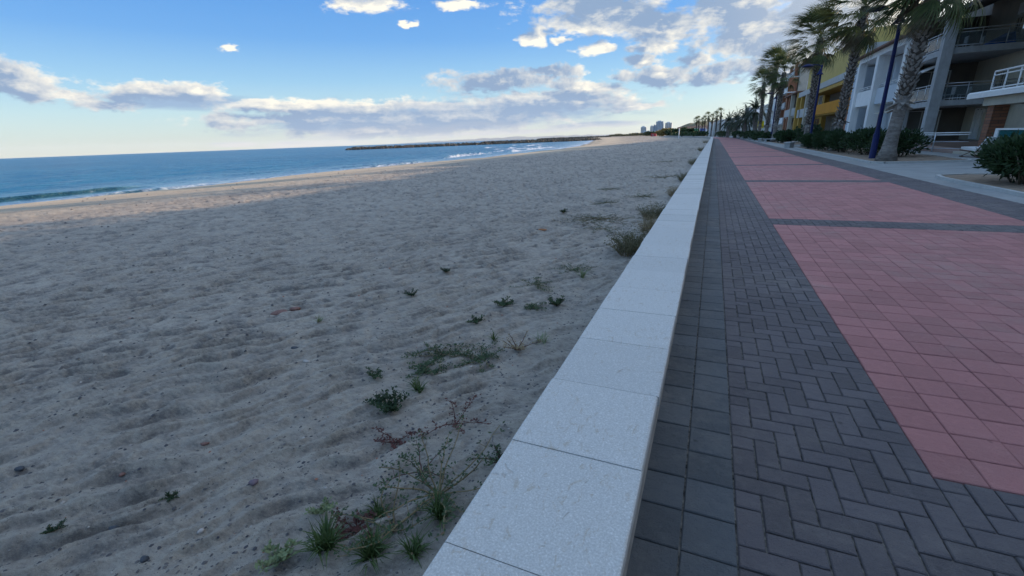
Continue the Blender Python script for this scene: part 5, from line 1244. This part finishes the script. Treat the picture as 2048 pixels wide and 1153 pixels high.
drybush(-.95, 6.35, .36, .6, .28, 170, 'biggest grey brown dry bush leaning on the wall', 501, M_DRYST, M_SCRUB)
drybush(-.85, 7.9, .3, .5, .24, 90, 'straw coloured dry grass just beyond the biggest dry bush', 502, M_DRYST, M_DRYST)
drybush(-.95, 9.3, .35, .8, .32, 150, 'brown bush at the wall end of the broad green mat', 503, M_DRYST, M_SCRUB)
drybush(-.8, 12.8, .25, .8, .25, 90, 'yellowish dry bush at the wall, beyond the green mat', 504, M_DRYST, M_DRYST)
drybush(-.85, 17.5, .3, 1.2, .28, 110, 'dry bush at the wall in the middle distance', 505, M_DRYST, M_SCRUB)
drybush(-.9, 27, .35, 2.5, .3, 130, 'long dry bush at the wall farther away', 506, M_DRYST, M_SCRUB)
drybush(-1.0, 47, .4, 4, .35, 140, 'dry bush at the wall before the bend', 507, M_DRYST, M_SCRUB)
drybush(-1.2, 84, .8, 8, .5, 160, 'farthest dry bush, where the wall bends', 508, M_DRYST, M_SCRUB)

# ------------------------------------------------------------------ stones and litter on the sand
def stone(name, x, y, L, W, H, m, label, seed, rz=0.0, group=None, cat='stone', sink=.3):
    rd = random.Random(seed); mb = MB(); vs = []; n = 12; k = 7
    for i in range(k + 1):
        f = math.pi * i / k
        for j in range(n):
            a = 2*math.pi*j/n; q = 1 + .14 * math.sin(3*a + seed) + rd.uniform(-.07, .07); vs.append((math.cos(a)*math.sin(f)*L*.5*q, math.sin(a)*math.sin(f)*W*.5*q, math.cos(f)*H*.5))
    fs = [(i*n+j, (i+1)*n+j, (i+1)*n+(j+1) % n, i*n+(j+1) % n) for i in range(k) for j in range(n)]
    mb.add(vs, fs, 0, True); o = mb.build(name, m, loc=(x, y, sz(x, y) + H * (.5 - sink))); o.rotation_euler = (rd.uniform(-.2, .2), rd.uniform(-.2, .2), rz); return tag(o, label, cat, group)
M_ST_RED = mat('red_stone', (0.21, 0.115, 0.095), 0.85, var=.2, scale=30, bump=.5); M_ST_DK = mat('dark_stone', (0.055, 0.06, 0.07), 0.7, var=.3, scale=40, bump=.3)
M_ST_OR = mat('orange_stone', (0.34, 0.15, 0.07), 0.85, var=.2, scale=30); M_ST_PU = mat('purple_stone', (0.16, 0.12, 0.14), 0.8, var=.2, scale=40); M_ST_WH = mat('pale_stone', (0.42, 0.38, 0.35), 0.8, var=.2, scale=30)
GS = 'larger stones lying on the sand'
stone('flat_stone', -3.95, 3.0, .21, .11, .06, M_ST_RED, 'flat reddish stone standing out in the middle of the sand', 3, .35, GS)
stone('flat_stone', -3.88, 3.12, .13, .09, .05, M_ST_RED, 'smaller reddish stone touching the flat one from behind', 4, .1, GS)
stone('pebble_stone', -2.33, .72, .045, .035, .03, M_ST_DK, 'round black pebble at the lower left of the sand', 5, .3, GS)
stone('pebble_stone', -1.97, 1.15, .045, .04, .03, M_ST_PU, 'purple pebble left of the purple stemmed plant', 6, .8, GS)
stone('pebble_stone', -2.81, 2.27, .06, .03, .025, M_ST_WH, 'small pinkish white stone in the middle of the near sand', 7, .2, GS)
stone('pebble_stone', -2.74, 7.69, .18, .07, .05, M_ST_OR, 'orange fragment left of the broad green mat', 8, .3, GS)
stone('pebble_stone', -3.28, .76, .05, .035, .025, M_ST_DK, 'dark pebble near the left edge', 9, .3, GS)
stone('pebble_stone', -1.94, .86, .03, .02, .02, M_ST_WH, 'tiny white shell piece left of the pale green sprigs', 10, 1.2, GS)
stone('pebble_stone', -3.13, 2.44, .065, .045, .03, M_ST_DK, 'dark oval stone beyond the pinkish white one', 11, .2, GS)
stone('pebble_stone', -2.00, .67, .035, .03, .025, M_ST_DK, 'black pebble close to the bottom edge', 12, .2, GS)
stone('pebble_stone', -2.55, 1.28, .05, .02, .02, M_ST_RED, 'thin brown chip on the rippled sand', 13, .6, GS)
stone('pebble_stone', -2.72, .95, .03, .03, .02, M_ST_RED, 'brownish lump on the rippled sand near the left', 14, .6, GS)

def pebbles():
    n = 26000; rs = np.random.RandomState(4)
    th = np.radians(75 - 73.3 * rs.rand(n) ** .75); r = 1.6 / np.tan(th); az = np.radians(-98 + 97 * rs.rand(n))
    x = r * np.sin(az); y = r * np.cos(az); dens = fbm(x / .8, y / 1.2, 3, 91)
    ok = (x < -.62) & (dens + .55 * rs.rand(n) > .12) & (x > shore(y) + 4); x, y, r = x[ok], y[ok], r[ok]; n = len(x); z = sand_z(x, y)
    s = (0.0018 + 0.006 * rs.rand(n) ** 5 * 1.5) * np.clip(.8 + r / 5.5, 1, 7)
    a = rs.rand(n) * 6.28; e = .5 + .5 * rs.rand(n); hgt = .35 + .3 * rs.rand(n)
    ring = [(math.cos(t), math.sin(t)) for t in np.arange(0, 6.28, 6.2832 / 6)]
    V = []; 
    for k, (cx, cy) in enumerate(ring):
        j = 1 + .25 * (rs.rand(n) - .5); px, py = cx * s * j, cy * s * e * j
        V.append(np.stack([x + px*np.cos(a) - py*np.sin(a), y + px*np.sin(a) + py*np.cos(a), z + s*.0], 1))
    V.append(np.stack([x + s * .2, y, z + s * hgt * 1.5], 1)); V = np.stack(V, 1).reshape(-1, 3)
    b = (np.arange(n) * 7)[:, None]; F = np.concatenate([b + np.array([k, (k+1) % 6, 6]) for k in range(6)], 0).reshape(-1, 3)
    m = bpy.data.materials.new('pebble_mix'); m.use_nodes = True; t = NT(m.node_tree); bs = t.n['Principled BSDF']
    rn = t.node('ShaderNodeNewGeometry').outputs['Random Per Island']; c = t.mix(t.rng(rn, .0, .8), (0.045, 0.045, 0.055), (0.14, 0.125, 0.115)); c = t.mix(t.rng(rn, .93, .96), c, (0.40, 0.36, 0.32)); c = t.mix(t.rng(rn, .975, .98), c, (0.30, 0.13, 0.08))
    t.l.new(c, bs.inputs['Base Color']); bs.inputs['Roughness'].default_value = .8
    o = np_mesh('pebbles', V, F, m, True); tag(o, kind='stuff')
pebbles()

# ------------------------------------------------------------------ air
hz = MB(); hz.box(-26000, 9000, -3000, 28000, -9.0, 400.0)
m = bpy.data.materials.new('haze_air'); m.use_nodes = True; m.node_tree.nodes.clear()
_v = m.node_tree.nodes.new('ShaderNodeVolumePrincipled'); _o = m.node_tree.nodes.new('ShaderNodeOutputMaterial'); m.node_tree.links.new(_v.outputs[0], _o.inputs['Volume'])
_v.inputs['Color'].default_value = (0.80, 0.88, 0.95, 1); _v.inputs['Density'].default_value = 0.00002; _v.inputs['Anisotropy'].default_value = 0.0
tag(hz.build('haze', m), kind='stuff')
